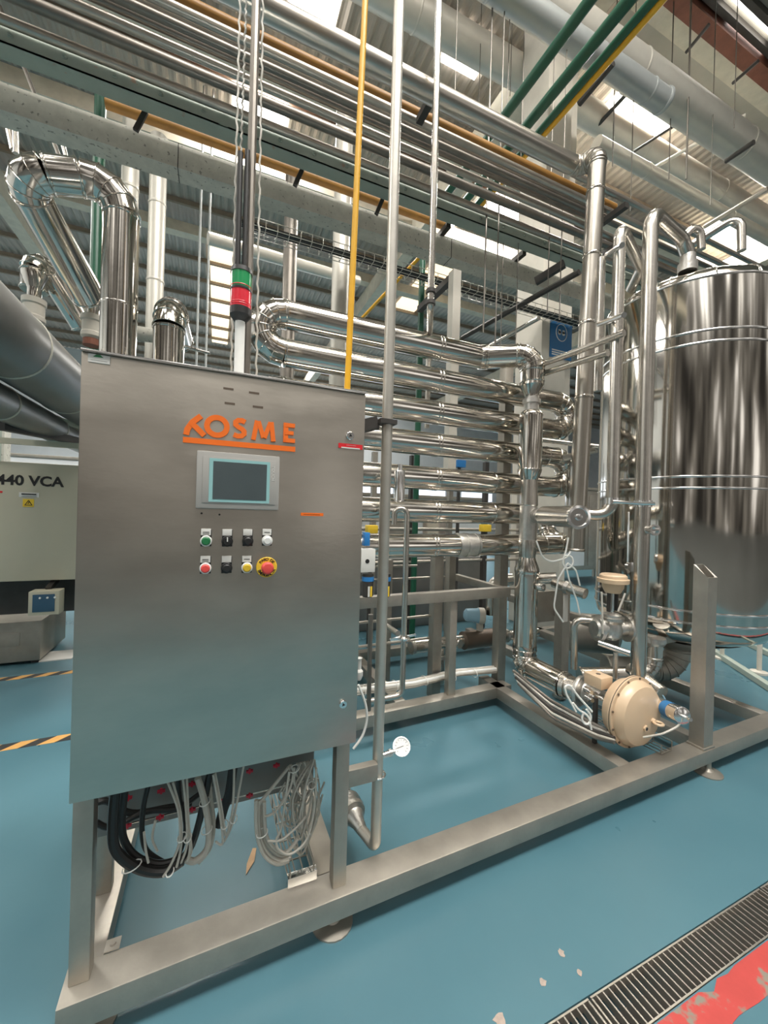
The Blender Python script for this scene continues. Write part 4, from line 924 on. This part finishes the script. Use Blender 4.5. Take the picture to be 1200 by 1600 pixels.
for i, (a, b, c_, d_) in enumerate(((205, 1358, 14, 1.38), (323, 1300, 9, 1.40), (320, 1256, 9, 1.40), (284, 1312, 7, 1.37), (293, 1313, 6, 1.37), (351, 1292, 6, 1.37), (365, 1283, 6, 1.37), (410, 1305, 10, 1.38), (461, 1204, 9, 1.38), (488, 1230, 7, 1.38), (265, 1366, 6, 1.37))):
    p = at(a, b, Y=d_); rr = c_ / 615 * 1.5 * .75
    tp = [p + V((math.cos(j) * rr, math.sin(j) * .02 + .01, math.cos(j) * rr * .25)) for j in [2 * PI * q / 12 for q in range(13)]]
    tag(obj('cable_tie', sweep(newbm(), tp, .0018, 5, False), 'tie'), 'white cable tie on the cables hanging under the cabinet', 'cable tie', 'cable ties under the cabinet')
for i, (a, b) in enumerate(((200, 1247), (252, 1236), (300, 1225), (199, 1290), (250, 1277), (300, 1265), (390, 1205), (432, 1196), (390, 1243), (346, 1253))):
    p = at(a, b, Y=1.55); bm = newbm(); bar(bm, p + V((-.012, 0, 0)), p + V((.012, 0, .0)), .008, .008); bar(bm, p + V((0, 0, -.009)), p + V((0, 0, .009)), .007, .007, up=V((0, 1, 0))); tag(obj('red_clip', bm, 'redtag'), 'small red plastic clip on the cable grid under the cabinet', 'clip', 'red clips under the cabinet')
for z, q in ((.56, 'upper'), (.42, 'lower')): tag(obj('grid_wire', sweep(newbm(), [(-.29, 1.555, z), (.41, 1.555, z)], .003, 6), 'chrome'), q + ' thin level wire of the cable grid behind the hanging cables', 'wire', 'cable grid wires')
bm = newbm(); p = at(385, 1368, Z=0); 
a, b = at(383, 1369, Y=1.9), at(397, 1328, Y=1.9); dirp = V((.35, .9, 0)).normalized()
pz_ = at(390, 1345, Z=.002); a = at(384, 1368, Z=.001); b = at(397, 1326, Z=.001); sd = (b - a).normalized().cross(V((0, 0, 1)))
prism(bm, [a, a.lerp(b, .5) + sd * .018, b + sd * .01, b - sd * .006, a.lerp(b, .4) - sd * .01], (0, 0, 1), .003); tag(obj('cardboard_scrap', bm, 'wood'), 'small pale cardboard scrap lying on the floor under the cabinet', 'scrap')
cab('white_cable', 'white cable bowing out between cabinet edge and drop pipe near the floor gauge', [(560, 1070), (571, 1100), (573, 1125), (566, 1150), (552, 1170)], .005, 'tie', 1.45)
t = thing('side_fitting', 'small white fitting on the cabinet side at the beam height', 'fitting', at(560, 1045, Y=1.7))
obj('body', lathe(newbm(), at(560, 1062, Y=1.7), (0, 0, 1), [(0, .012), (.02, .02), (.04, .02), (.05, .012), (.09, .012), (.10, .016)], 16), 'label', t)

# ------------------------------------------------------------------ overhead rack along the hall
RZ = 4.5
def ry(y): return at(300, y, Z=RZ).y
XL, XR = -7.0, 22.0
# (y at x=300, radius, material, label)
rack = [(-25, .030, 'rackpipe', 'bright thin overhead pipe directly below the big insulated run'),
        (8, .042, 'ochre', 'ochre painted overhead pipe, upper one among the steel pipes'),
        (24, .034, 'rackpipe', 'overhead steel pipe right below the upper ochre pipe'),
        (37, .030, 'rackpipe', 'bright overhead steel pipe, second below the upper ochre pipe'),
        (50, .032, 'rackdark', 'dull overhead steel pipe, third below the upper ochre pipe'),
        (64, .032, 'rackdark', 'dull dark overhead pipe, fourth below the upper ochre pipe'),
        (86, .036, 'rackpipe', 'overhead steel pipe above the wide dark one'),
        (111, .046, 'rackdark', 'wide dark overhead pipe two above the green beam'),
        (148, .038, 'rackpipe', 'overhead pipe lying along the top of the green beam')]
for y, r, m, lb in rack:
    zz_ = RZ + (.12 if m == 'ochre' else .07 * (rack.index((y, r, m, lb)) % 2)); yy = at(300, y, Z=zz_).y; P('overhead_pipe', lb, 'pipe', [(XL, yy, zz_), (3.6 if y in (8, 37, 64) else XR, yy, zz_)], r * .82, m, 0, 14)
gb = thing('green_beam', 'long grey-green painted steel beam with round bolts crossing under the overhead pipes', 'beam', (0, ry(165), RZ - .15))
zg0, zg1 = at(300, 178, Y=3.27).z, at(300, 153, Y=3.27).z
bm = newbm(); box(bm, (XL, 3.27, zg0), (XR, 3.278, zg1)); box(bm, (XL, 3.27, zg0), (XR, 3.40, zg0 + .008)); box(bm, (XL, 3.27, zg1 - .008), (XR, 3.40, zg1)); obj('channel', bm, 'green_beam', gb)
x = -5.2
while x < 12:
    obj('bolt', lathe(newbm(), (x, 3.27, (zg0 + zg1) / 2), (0, -1, 0), [(0, .018), (.004, .018), (.006, .010), (.014, .010)], 12), 'green_beam', gb); x += .28
for x in (-.02, 4.9): 
    bm = newbm(); box(bm, (x - .002, 3.267, zg0), (x + .002, 3.27, zg1)); box(bm, (x - .03, 3.2685, zg0), (x + .03, 3.27, zg1)); obj('splice_plate', bm, 'green_beam', gb)
yo = 3.62; zo = at(300, 209, Y=yo).z
P('overhead_pipe', 'lower ochre painted pipe between the green beam and the grey trunking', 'pipe', [(at(165, 160, Y=yo).x, yo, zo), (2.2, yo, zo)], .042, 'ochre')
yg = 3.55; z0, z1 = at(300, 275, Y=yg).z, at(300, 232, Y=yg).z
t = thing('grey_trunking', 'long pale grey square trunking below the green beam', 'trunking', (0, yg, z0))
bm = newbm(); box(bm, (XL, yg, z0 + .03), (XR, yg + .16, z1)); obj('trunk', bm, 'galv', t)
for x in (-.35, 2.2, 4.9): bm = newbm(); box(bm, (x, yg - .003, z0 + .028), (x + .006, yg + .163, z1 + .003)); obj('joint', bm, 'darkmetal', t)
# rack brackets running across under the pipes
for i, (px, py) in enumerate(((700, 350), (830, 383), (660, 176), (1010, 350), (975, 320))):
    X_ = at(px, py, Z=RZ - .07).x
    ya1, ya2 = ((3.42, 3.6), (3.42, 3.6), (2.35, 2.62), (2.75, 3.2), (2.5, 2.9))[i]; bm = newbm(); bar(bm, (X_, ya1, RZ - .09), (X_, ya2, RZ - .09), .05, .05); tag(obj('rack_bracket', bm, 'darkmetal'), ('dark cross bracket under the overhead pipes, right of the thinner drop pipe', 'dark cross bracket under the overhead pipes in front of the concrete column', 'dark cross bracket under the pipes between the two drop pipes', 'dark cross bracket under the overhead pipes above the tank lid', 'dark cross bracket behind the insulated riser top')[i], 'bracket')
for i, (px, py, lb) in enumerate(((462, 260, 'dark hanger strap on the green beam left of the yellow pipe'), (590, 300, 'dark hanger strap on the green beam right of the yellow pipe'), (212, 165, 'dark hanger strap on the green beam near the pale upright pipes'))):
    X_ = at(px, py, Y=3.4).x; bm = newbm(); bar(bm, (X_, 3.42, z0 + .1), (X_ + .06, 3.42, zg0 + .02), .035, .02, up=V((0, 1, 0))); tag(obj('hanger_strap', bm, 'darkmetal'), lb, 'bracket')
# green and yellow pipes crossing overhead
for i, (px, m, lb, r) in enumerate(((922, 'green', 'dark green overhead pipe crossing to the left of the other green pipes', .045), (983, 'green', 'dark green overhead pipe in the middle of the crossing group', .048), (1020, 'green', 'dark green overhead pipe running against the yellow one', .034), (1034, 'yellow', 'yellow overhead pipe beside the green crossing pipes', .032))):
    p = at(px, 0, Z=5.4); P('crossing_pipe', lb, 'pipe', [(p.x, p.y - 1.2, 5.4), (p.x, at(px - 325, 305, Z=5.4).y, 5.4)], r, m)
# ducts
for px, py, Z_, r, xa_, xb_, m, lb in ((1100, 186, 7.0, .21, -8, 25, 'duct', 'largest pale round duct under the ceiling at the upper right'),
        (1022, 148, 6.6, .12, -8, None, 'greyduct', 'smaller grey round duct ending in mid air beside the largest duct'),
        (1060, 262, 8.2, .20, -8, 25, 'duct', 'pale round duct passing behind the concrete column'),
        (560, -35, 6.4, .16, -8, 25, 'duct', 'pale round duct at the top edge between yellow pipe and drop pipe') if False else (1150, 345, 7.0, .10, 5, 25, 'duct', 'slim pale duct lowest under the ceiling at the right')):
    p = at(px, py, Z=Z_); t = thing('round_duct', lb, 'duct', (p.x, p.y, p.z)); xe = xb_ if xb_ else at(1036, 160, Z=Z_).x
    obj('duct', sweep(newbm(), [(xa_, p.y, Z_), (xe, p.y, Z_)], r, 28), m, t)
    for x in [xa_ + 1.1 + 2.3 * i for i in range(12)]:
        if x < xe: obj('joint_ring', ring(newbm(), (x, p.y, Z_), (1, 0, 0), r, .03, .008), m, t)
    if xb_ is None: obj('end_ring', ring(newbm(), (xe - .02, p.y, Z_), (1, 0, 0), r, .05, .015), m, t)
# hangers and thin rods from the roof
rods = [(893, 420, 895, 500), (883, 200, 883, 330), (912, 130, 1012, 0)]
hang = [(773, 430, 560, 3.9, .010, 'grey hanging rod in front of the trunking, left of the column'), (710, 180, 60, 3.6, .006, 'thin hanging wire beside the thinner drop pipe'), (748, 0, 170, 5.5, .008, 'thin hanging rod between drop pipe and crossing pipes'),
        (797, 10, 150, 5.5, .008, 'thin hanging rod just left of the crossing green pipes'), (957, 180, 260, 5.0, .010, 'thin hanging rod right of the column below the roof light'), (1072, 195, 280, 5.0, .016, 'dark steel hanger below the large duct'),
        (985, 200, 330, 5.0, .008, 'thin hanging rod above the tank pipes'), (1045, 198, 280, 5.2, .010, 'pale hanging rod under the large duct'), (1110, 230, 320, 5.2, .008, 'thin rod hanging above the tank lid'), (1147, 130, 200, 5.0, .008, 'thin rod hanging at the upper right'),
        (755, 415, 520, 3.9, .012, 'grey rod hanging over the top tube, left one'), (782, 425, 545, 4.2, .007, 'thin rod hanging over the top tube, middle one'), (805, 430, 560, 4.2, .007, 'thin rod hanging over the top tube, right one'),
        (855, 415, 490, 4.2, .008, 'thin rod holding the bracket in front of the column'), (874, 415, 500, 4.2, .008, 'thin rod beside the column sign')]
for px, y0, y1, D_, r, lb in hang:
    a, b = at(px, min(y0, y1), D=D_), at(px, max(y0, y1), D=D_); P('hanging_rod', lb, 'rod', [(b.x, b.y, b.z), (b.x, b.y, 8.54 if b.x > 5 and b.y < 4.3 else 8.98)], r * .7, 'rackdark', 0, 8)
for (a, b, c_, d_, D1, D2, r, m, lb) in ((1008, 270, 1165, 180, 6.4, 5.6, .025, 'duct', 'bright level rod under the large duct'), (930, 200, 990, 135, 6.6, 6.0, .03, 'darkmetal', 'dark strut from the column corner to the roof light'),
        (990, 237, 1072, 185, 6.4, 6.0, .02, 'darkmetal', 'dark strut ending at the steel hanger'), (1100, 355, 1200, 295, 5.6, 5.0, .03, 'rackpipe', 'thick steel strut slanting over the tank lid'),
        (722, 528, 905, 425, 5.2, 3.9, .03, 'darkmetal', 'dark strut rising right across the column foot of the trunking'), (765, 541, 842, 497, 5.0, 4.3, .025, 'pipe', 'bright strut above the right end of the top tube'),
        (1072, 82, 1108, 38, 5.2, 4.9, .02, 'darkmetal', 'short dark rod under the ceiling rail'), (1145, 130, 1185, 95, 5.2, 4.9, .02, 'darkmetal', 'second short dark rod under the ceiling rail'),
        (905, 162, 958, 98, 4.6, 4.2, .035, 'darkmetal', 'heavy dark bracket holding the smaller grey duct'), (1134, 252, 1178, 222, 5.1, 4.8, .03, 'darkmetal', 'dark arm reaching under the large duct')):
    P('steel_strut', lb, 'strut', [at(a, b, D=D1), at(c_, d_, D=D2)], r, m, 0, 8)
# bracket frame over the top tube
D_ = 3.7; t = thing('bracket_frame', 'pale square post with a dark arm standing behind the top tube', 'bracket', at(710, 530, D=D_))
a, b = at(711, 425, D=D_), at(708, 540, D=D_); bm = newbm(); bar(bm, (a.x, a.y, 1.9), (a.x, a.y, a.z), .085, .085); obj('upright', bm, 'duct', t)
bm = newbm(); bar(bm, (a.x, a.y, a.z - .03), (a.x, a.y + .7, a.z - .03), .06, .06); obj('arm', bm, 'darkmetal', t)
# bracket and sign by the column
bm = newbm(); bar(bm, at(837, 440, D=4.4), at(882, 412, D=4.2), .05, .08); tag(obj('rack_bracket', bm, 'darkmetal'), 'dark flat bracket hanging below the green beam before the column', 'bracket')
a, b = at(861, 505, Y=3.98), at(893, 563, Y=3.98)
t = thing('safety_sign', 'blue safety sign with a white ring of two gloves on the concrete column', 'sign', ((a.x + b.x) / 2, 3.99, b.z))
bm = newbm(); zb_, zt_ = at(876, 560, Y=3.98).z, at(876, 504, Y=3.98).z; box(bm, (a.x, 3.984, zb_), (b.x, 3.998, zt_), .002); obj('board', bm, 'signblue', t)
cxs, czs = (a.x + b.x) / 2, zt_ - .134; rr = .098
tp = [V((cxs + math.cos(j) * rr, 3.982, czs + math.sin(j) * rr * 1.15)) for j in [2 * PI * q / 28 for q in range(29)]]
obj('white_ring', sweep(newbm(), tp, .005, 6, False), 'label', t)
for s in (-1, 1):
    bm = newbm(); lathe(bm, (cxs + s * .036, 3.983, czs - .005), (0, -1, 0), [(0, .028), (.002, .028)], 18); box(bm, (cxs + s * .036 - .018, 3.981, czs - .01), (cxs + s * .036 + .022, 3.983, czs + .04)); obj('glove_symbol', bm, 'label', t)
bm = newbm()
for i in range(3): box(bm, (a.x + .03, 3.981, zb_ + .03 + i * .03), (b.x - .03 - .03 * (i == 0), 3.984, zb_ + .045 + i * .03))
obj('text_lines', bm, 'label', t)
# black cables on a hanging wire tray
zt_ = at(560, 412, Y=3.9)
t = wire_tray('wire_cable_tray', 'hanging wire basket tray with black cables crossing behind the yellow pipe', (at(395, 362, Y=3.9).x, 3.9, zt_.z + .02), (at(905, 510, Y=3.9).x, 3.9, zt_.z + .02), .18, .07, 40, .004, 'duct')
for i in range(3): P('black_cable', ('front', 'middle', 'rear')[i] + ' black cable of three lying in the hanging wire basket tray', 'cable', [(at(395, 362, Y=3.9).x - .1, 3.85 + i * .04, zt_.z + .045 + .01 * i), (at(905, 510, Y=3.9).x, 3.85 + i * .04, zt_.z + .045)], .02, 'bcable', 0, 8, 'black cables in the hanging tray')
P('light_tube', 'pale horizontal lamp trough hanging behind the stack light cables', 'lamp', [at(325, 372, D=6.5), at(560, 440, D=8.2)], .10, 'duct')
a, b = at(563, 500, D=6.0), at(662, 395, D=4.8); P('yellow_rail', 'thin yellow rail slanting above the top tube', 'rail', [a, b], .022, 'yellow')
P('green_pipe', 'thin dark green pipe behind the thinner drop pipe', 'pipe', [(at(657, 520, D=4.6).x, at(657, 520, D=4.6).y, 0), (at(657, 520, D=4.6).x, at(657, 520, D=4.6).y, 4.6)], .035, 'green')
# ladder-like hanging chains far behind
for px, lb in ((306, 'thin ladder-like cable run hanging far behind, left of the stack light'),):
    a = at(px, 600, D=7); P('hanging_ladder', lb, 'ladder', [(a.x, a.y, a.z), (a.x, a.y, 8.98)], .02, 'greyduct', 0, 6); P('hanging_ladder', 'second strand of the ladder-like cable run far behind', 'ladder', [(a.x + .15, a.y, a.z), (a.x + .15, a.y, 8.98)], .02, 'greyduct', 0, 6)

# ------------------------------------------------------------------ upright pipes in the left and middle background
def vert(px, y0, y1, D_, r, m, name, label, cat='pipe', bands=()):
    a, b = at(px, y0, D=D_), at(px, y1, D=D_); t = thing(name, label, cat, (b.x, b.y, b.z))
    m_ = at(px, (y0 + y1) / 2, D=D_); obj('pipe', sweep(newbm(), [(m_.x, m_.y, 0), (m_.x, m_.y, a.z)], r, 24), m, t)
    for y in bands: obj('band', ring(newbm(), (m_.x, m_.y, at(px, y, D=D_).z), (0, 0, 1), r, .03, .006), m, t)
    return t
vert(200, 180, 640, 4.4, .085, 'duct', 'upright_pipe', 'pale upright pipe under the ochre pipe, left one of two', bands=(295, 400))
vert(243, 215, 640, 4.4, .085, 'duct', 'upright_pipe', 'pale upright pipe under the ochre pipe, right one of two', bands=(320, 440))
vert(533, 150, 640, 4.4, .095, 'duct', 'upright_pipe', 'pale wide upright pipe just left of the yellow pipe', bands=(260, 345))
vert(151, 142, 620, 4.2, .055, 'green', 'upright_pipe', 'dark green upright pipe behind the insulated bend')
vert(452, 250, 650, 5.2, .09, 'rackdark', 'upright_post', 'dark square-looking post between stack light and coil', 'post')
t = thing('steel_column', 'grey-green flanged steel column at the far left edge', 'column', at(15, 600, D=5.2))
a = at(12, 420, D=5.2); bm = newbm(); box(bm, (a.x - .35, a.y, 0), (a.x + .02, a.y + .02, 3.0)); obj('web', bm, 'green_beam', t)
bm = newbm(); box(bm, (a.x + .02, a.y - .08, 0), (a.x + .045, a.y + .10, 3.0)); obj('flange', bm, 'galv', t)
# handrail of pipes at the far left top
P('handrail', 'bent steel handrail beyond the trunking at the far left', 'rail', [at(20, 185, D=4.6), at(95, 212, D=4.8), at(108, 262, D=4.8)], .022, 'pipe', .1)
P('steel_strut', 'dull steel pipe strut slanting down at the far left above the bend', 'strut', [at(0, 130, D=4.4), at(22, 235, D=4.4)], .035, 'rackpipe')
P('steel_strut', 'thin dark strut slanting behind the grey trunking at the left', 'strut', [at(0, 10, D=4.6), at(95, 250, D=4.6)], .02, 'rackdark')
P('steel_strut', 'short upright bright strut at the far left under the trunking', 'strut', [at(23, 168, D=4.4), at(25, 240, D=4.4)], .03, 'pipe')
# big insulated bend
D_ = 2.55
lb = thing('insulated_bend_pipe', 'large polished insulated pipe arching over and dropping behind the cabinet at the left', 'pipe', at(185, 560, D=D_))
q0 = at(183, 590, D=D_); q1 = at(192, 285, D=D_); q2 = at(55, 262, D=2.35); q3 = at(40, 300, D=2.45); q4 = at(140, 470, D=3.0)
run(lb, [(q0.x, q0.y, 1.2), V((q0.x, q0.y, q1.z)), at(30, 268, D=2.3), at(136, 466, D=3.1)], .102, [.16, .11], 'clad', 4)
obj('seam_band', ring(newbm(), (q0.x, q0.y, at(184, 480, D=D_).z), (0, 0, 1), .099, .02, .004), 'clad', lb)
# second line: dull inclined pipe
P('inclined_pipe', 'polished inclined pipe running beside the arch, upper end under it', 'pipe', [at(62, 300, D=2.75), at(150, 455, D=3.2)], .055, 'clad', 0, 22)
t = thing('insulated_bend_pipe', 'smaller polished pipe bend over a cream valve at the far left', 'pipe', at(55, 440, D=3.2))
run(t, [at(53, 455, D=3.15), at(55, 392, D=3.15), at(130, 512, D=3.5)], .088, .13, 'clad', 4)
for px, py, D_, lb_ in ((53, 482, 3.1, 'cream valve body below the small bend at the far left'), (144, 508, 3.2, 'cream valve body just above the cabinet top left corner')):
    c = at(px, py, D=D_); t = thing('cream_valve', lb_, 'valve', c - V((0, 0, .12)))
    obj('valve_body', lathe(newbm(), c - V((0, 0, .12)), (0, 0, 1), [(0, .05), (.02, .075), (.05, .075), (.06, .068), (.14, .068), (.15, .078), (.19, .078), (.2, .05)], 24), 'cream', t)
    obj('neck', lathe(newbm(), c + V((0, 0, .08)), (0, 0, 1), [(0, .045), (.07, .045), (.08, .05), (.17, .085), (.19, .088)], 24), 'clad', t)
    obj('seal_ring', lathe(newbm(), c - V((0, 0, .17)), (0, 0, 1), [(0, .06), (.05, .06)], 20), 'rust', t)
# capped short insulated pipe
D_ = 2.75; c = at(263, 560, D=D_)
t = thing('insulated_pipe_stub', 'short polished insulated pipe bending away behind the cabinet top', 'pipe', c)
run(t, [V((c.x, c.y, 1.3)), V((c.x, c.y, at(262, 474, D=D_).z)), V((c.x + .02, c.y + .6, at(262, 474, D=D_).z - .02))], .098, .17, 'clad', 4)
P('inclined_pipe', 'horizontal grey pipe joining the two insulated pipes behind the cabinet', 'pipe', [at(205, 520, D=3.1), at(245, 525, D=3.1)], .055, 'galv', 0, 18)
P('steel_strut', 'thin bright rod poking out right of the short insulated pipe', 'rod', [at(288, 541, D=2.9), at(328, 552, D=2.9)], .012, 'chrome')

# large ducts/tanks lower left along the hall
c = at(0, 520, D=2.4)
for (px, py, D1, r, y0, y1, m, lb_) in ((25, 545, 2.3, .20, -1.6, 2.6, 'vessel', 'large dull grey cylinder running into the hall at the left, upper one'), (10, 634, 2.6, .11, -1.6, 2.2, 'vessel', 'smaller dull cylinder under the large one at the left')):
    p = at(px, py, D=D1); t = thing('horizontal_vessel', lb_, 'vessel', (p.x, p.y, p.z - r))
    a_ = V((p.x, p.y + y0, p.z))
    obj('shell', lathe(newbm(), a_, (0, 1, 0), [(0, r * .6), (.06, r * .92), (.12, r), (y1 - y0, r), (y1 - y0 + .05, r * .8)], 40), m, t)
    for y in (.6, 1.5, 2.4): obj('seam_band', ring(newbm(), a_ + V((0, y, 0)), (0, 1, 0), r + .001, .02, .004, 40), 'galv', t)
for i, (a, b, D1, D2, m, wd, lb_) in enumerate(((0, 636, 2.9, 3.4, 'green_beam', .05, 'dark green steel rail under the grey cylinders'), (0, 690, 3.0, 3.4, 'darkmetal', .06, 'dark slanting support beam below the cylinders'))):
    p, q = at(0, (628, 665)[i], D=2.7), at(126, (668, 700)[i] if i == 0 else 690, D=3.6); bm = newbm(); bar(bm, p, q, wd, wd); tag(obj('support_beam', bm, m), lb_, 'beam')
p, q = at(0, 688, Y=4.2), at(128, 678, Y=4.2); bm = newbm(); bar(bm, (p.x - .5, 4.2, p.z - .0), (q.x + .3, 4.2, p.z), .05, .045); tag(obj('support_beam', bm, 'beige'), 'level pale beam above the beige voltage cabinet', 'beam')
# beige electrical cabinet '440 VCA'
t = thing('electrical_cabinet', 'beige electrical enclosure stencilled 440 VCA at the left', 'cabinet', (-1.6, 4.3, .82))
bm = newbm(); box(bm, (-2.6, 4.3, .822), (-.75, 4.75, 1.838), .01); obj('enclosure', bm, 'beige', t)
q = at(49, 751, Y=4.29)
text('440 VCA', at(48, 752, Y=4.298), .118, 'black', t, 'stencil_lettering', off=.0035, sx=1.02)
def vl(name, x0, y0, x1, y1, m, d=0):
    a, b = at(x0, y0, Y=4.3), at(x1, y1, Y=4.3); bm = newbm(); box(bm, (a.x, 4.296 - d, a.z), (b.x, 4.3 - d, b.z)); return obj(name, bm, m, t)
vl('notice_label', 30, 769, 61, 777.5, 'label'); vl('print', 34, 771, 57, 773.5, 'black', .004); vl('print', 34, 775, 57, 776, 'black', .004); vl('warning_plate', 36, 779.5, 53, 792, 'ylabel'); vl('red_mark', -4, 767, 4, 770, 'red')
c = at(44.5, 786, Y=4.295); bm = newbm(); tri = [V((c.x + math.cos(a) * .028, 4.2955, c.z - .004 + math.sin(a) * .028)) for a in (PI / 2, PI * 7 / 6, PI * 11 / 6, PI / 2)]; sweep(bm, tri, .0028, 6); bar(bm, V((c.x + .003, 4.2955, c.z + .010)), V((c.x - .003, 4.2955, c.z - .008)), .004, .004); obj('warning_symbol', bm, 'black', t)
bm = newbm(); box(bm, (-2.5, 4.35, 0), (-2.4, 4.55, .822)); box(bm, (-.9, 4.35, 0), (-.8, 4.55, .822)); box(bm, (-2.5, 4.5, .5), (-.8, 4.56, .822)); obj('stand', bm, 'darkmetal', t)
# little control box below
a, b = at(44, 925, Y=4.15), at(92, 960, Y=4.15)
t = thing('control_box', 'small beige box with a blue face and three white lamps under the beige enclosure', 'box', ((a.x + b.x) / 2, 4.2, b.z))
bm = newbm(); box(bm, (a.x, 4.15, b.z), (b.x, 4.28, a.z), .008); obj('case', bm, 'beige', t)
bm = newbm(); box(bm, (a.x + .03, 4.145, b.z + .03), (b.x - .03, 4.15, a.z - .025), .002); obj('blue_face', bm, 'boxblue', t)
for i in range(3): obj('lamp', lathe(newbm(), (a.x + .08 + i * .05, 4.145, a.z - .055), (0, -1, 0), [(0, .009), (.006, .007)], 10), 'btnwhite', t)
bm = newbm(); bar(bm, ((a.x + b.x) / 2, 4.24, a.z), ((a.x + b.x) / 2, 4.5, .83), .04, .04); obj('mount', bm, 'darkmetal', t)
# stainless trolley box
t = thing('steel_box', 'low stainless steel box standing on the floor at the left', 'box', (-1.7, 4.9, 0))
bm = newbm(); box(bm, (-2.4, 4.62, .03), (-1.47, 5.3, .40), .01); obj('body', bm, 'frame', t)
for x in (-2.3, -1.55): bm = newbm(); box(bm, (x, 4.66, 0), (x + .06, 4.72, .04)); obj('foot', bm, 'darkmetal', t)
bm = newbm(); box(bm, (-1.95, 4.615, .18), (-1.62, 4.62, .30), .002); obj('press_panel', bm, 'frame', t)
bm = newbm(); box(bm, (-1.35, 6.0, 0), (-.6, 6.6, .4), .02); box(bm, (-1.3, 5.9, .4), (-.7, 6.4, .62), .02); tag(obj('conveyor_drive', bm, 'darkmetal'), 'dark machine block on the floor between steel box and cabinet', 'machine')
bm = newbm(); box(bm, at(78, 1018, Z=.01), at(112, 1030, Z=0), 0); tag(obj('floor_plate', bm, 'label'), 'pale plate lying on the floor beside the steel box', 'plate')

# ------------------------------------------------------------------ machinery beyond
def machine(name, label, x0, y0, x1, y1, z1, m, nleg=True, panels=3):
    t = thing(name, label, 'machine', ((x0 + x1) / 2, (y0 + y1) / 2, 0)); z0 = .35
    bm = newbm(); box(bm, (x0, y0, z0), (x1, y1, z1), .02); obj('housing', bm, m, t)
    for x in (x0 + .06, x1 - .06):
        for y in (y0 + .06, y1 - .06): bm = newbm(); box(bm, (x - .03, y - .03, 0), (x + .03, y + .03, z0)); obj('leg', bm, 'frame', t)
    for i in range(panels):
        w_ = (x1 - x0) / panels; bm = newbm(); box(bm, (x0 + i * w_ + .06, y0 - .012, z0 + .1), (x0 + (i + 1) * w_ - .06, y0, z1 - .1), .004); obj('panel', bm, ('clad', 'white', 'frame')[i % 3], t)
    bm = newbm(); box(bm, (x0 - .02, y0 - .02, z1), (x1 + .02, y1 + .02, z1 + .06), .01); obj('top_rail', bm, 'frame', t)
    return t
machine('bottling_machine', 'bright machine housing seen between the stacked tubes', 1.2, 6.0, 4.6, 7.4, 1.75, 'white', panels=5)
machine('conveyor_machine', 'pale machine line beyond the beige enclosure at the left', -5.5, 9.0, -.8, 10.0, 2.3, 'white', panels=7)
machine('filling_machine', 'steel machine housing beyond the gap between riser and tank', 6.0, 6.2, 9.0, 7.2, 2.1, 'frame', panels=4)
machine('packing_machine', 'low machine seen past the tank foot at the right edge', 9.5, 4.6, 14, 5.8, 1.0, 'frame', panels=5)
bm = newbm(); box(bm, (1.0, 4.6, 0), (3.6, 4.9, .9), .02); tag(obj('dark_conveyor', bm, 'vessel'), 'dark low conveyor body behind the skid and the flow meter', 'conveyor')
for i, x in enumerate((1.1, 1.7, 2.2, 2.75, 3.3, 3.9)):
    bm = newbm(); bar(bm, (x, 4.3, 0), (x, 4.3, 2.2), .06, .06); tag(obj('guard_post', bm, 'frame' if i % 2 else 'darkmetal'), LR[i] + ' steel post of the guard rail behind the stacked tubes', 'post', 'guard posts behind the tubes')
for z, q in ((.5, 'lowest'), (.9, 'middle'), (1.3, 'topmost')): P('guard_rail', q + ' level guard rail behind the stacked tubes', 'rail', [(1.0, 4.28, z), (4.0, 4.28, z)], .02, 'frame', 0, 8, 'guard rails behind the tubes')
for (px, py, m, lb) in ((583, 828, 'ylabel', 'small yellow box between the tubes beside the cabinet'), (762, 826, 'ylabel', 'small yellow box between the tubes near the riser'), (722, 725, 'blue', 'small blue box seen between the fourth and fifth tubes')):
    p = at(px, py, Y=4.0); bm = newbm(); box(bm, (p.x - .06, 4.0, p.z - .04), (p.x + .06, 4.1, p.z + .05), .01); t = thing('sensor_box', lb, 'box', (p.x, 4.05, 0)); obj('case', bm, m, t); bm = newbm(); bar(bm, (p.x, 4.06, 0), (p.x, 4.06, p.z - .04), .03, .03); obj('stand', bm, 'darkmetal', t)
# floor track and little feet past the tank
for (a, b, c_, d_, lb) in ((1080, 985, 1200, 1062, 'dark floor rail nearest behind the tank'), (1100, 962, 1200, 1010, 'dark floor rail farther behind the tank')):
    p, q = at(a, b + 10, Z=.03), at(c_, d_ + 10, Z=.03); bm = newbm(); bar(bm, p, q + (q - p), .06, .05); tag(obj('floor_rail', bm, 'green_beam'), lb, 'rail')
for (px, py, lb) in ((1128, 1030, 'light levelling foot on the floor behind the right post'), (1186, 1052, 'light machine foot with upright rod at the right edge')):
    p = at(px, py, Z=0); bm = lathe(newbm(), p, (0, 0, 1), [(0, .07), (.02, .07), (.03, .02), (.35, .02)], 16); tag(obj('floor_pedestal', bm, 'cream'), lb, 'pedestal')

# chipped patches of bare concrete in the floor paint
for i, (px, py, r_) in enumerate(((877, 1489, .014), (849, 1536, .014), (780, 1592, .022), (905, 1520, .012), (1120, 1210, .0))):
    if not r_: continue
    p = at(px, py, Z=0); bm = newbm(); n_ = 11
    prism(bm, [p + V((math.cos(2 * PI * j / n_) * r_ * random.uniform(.5, 1.2), math.sin(2 * PI * j / n_) * r_ * random.uniform(.5, 1.1), 0)) for j in range(n_)], (0, 0, 1), .001)
    struct('trim_%d' % (210 + i), bm, 'chip')
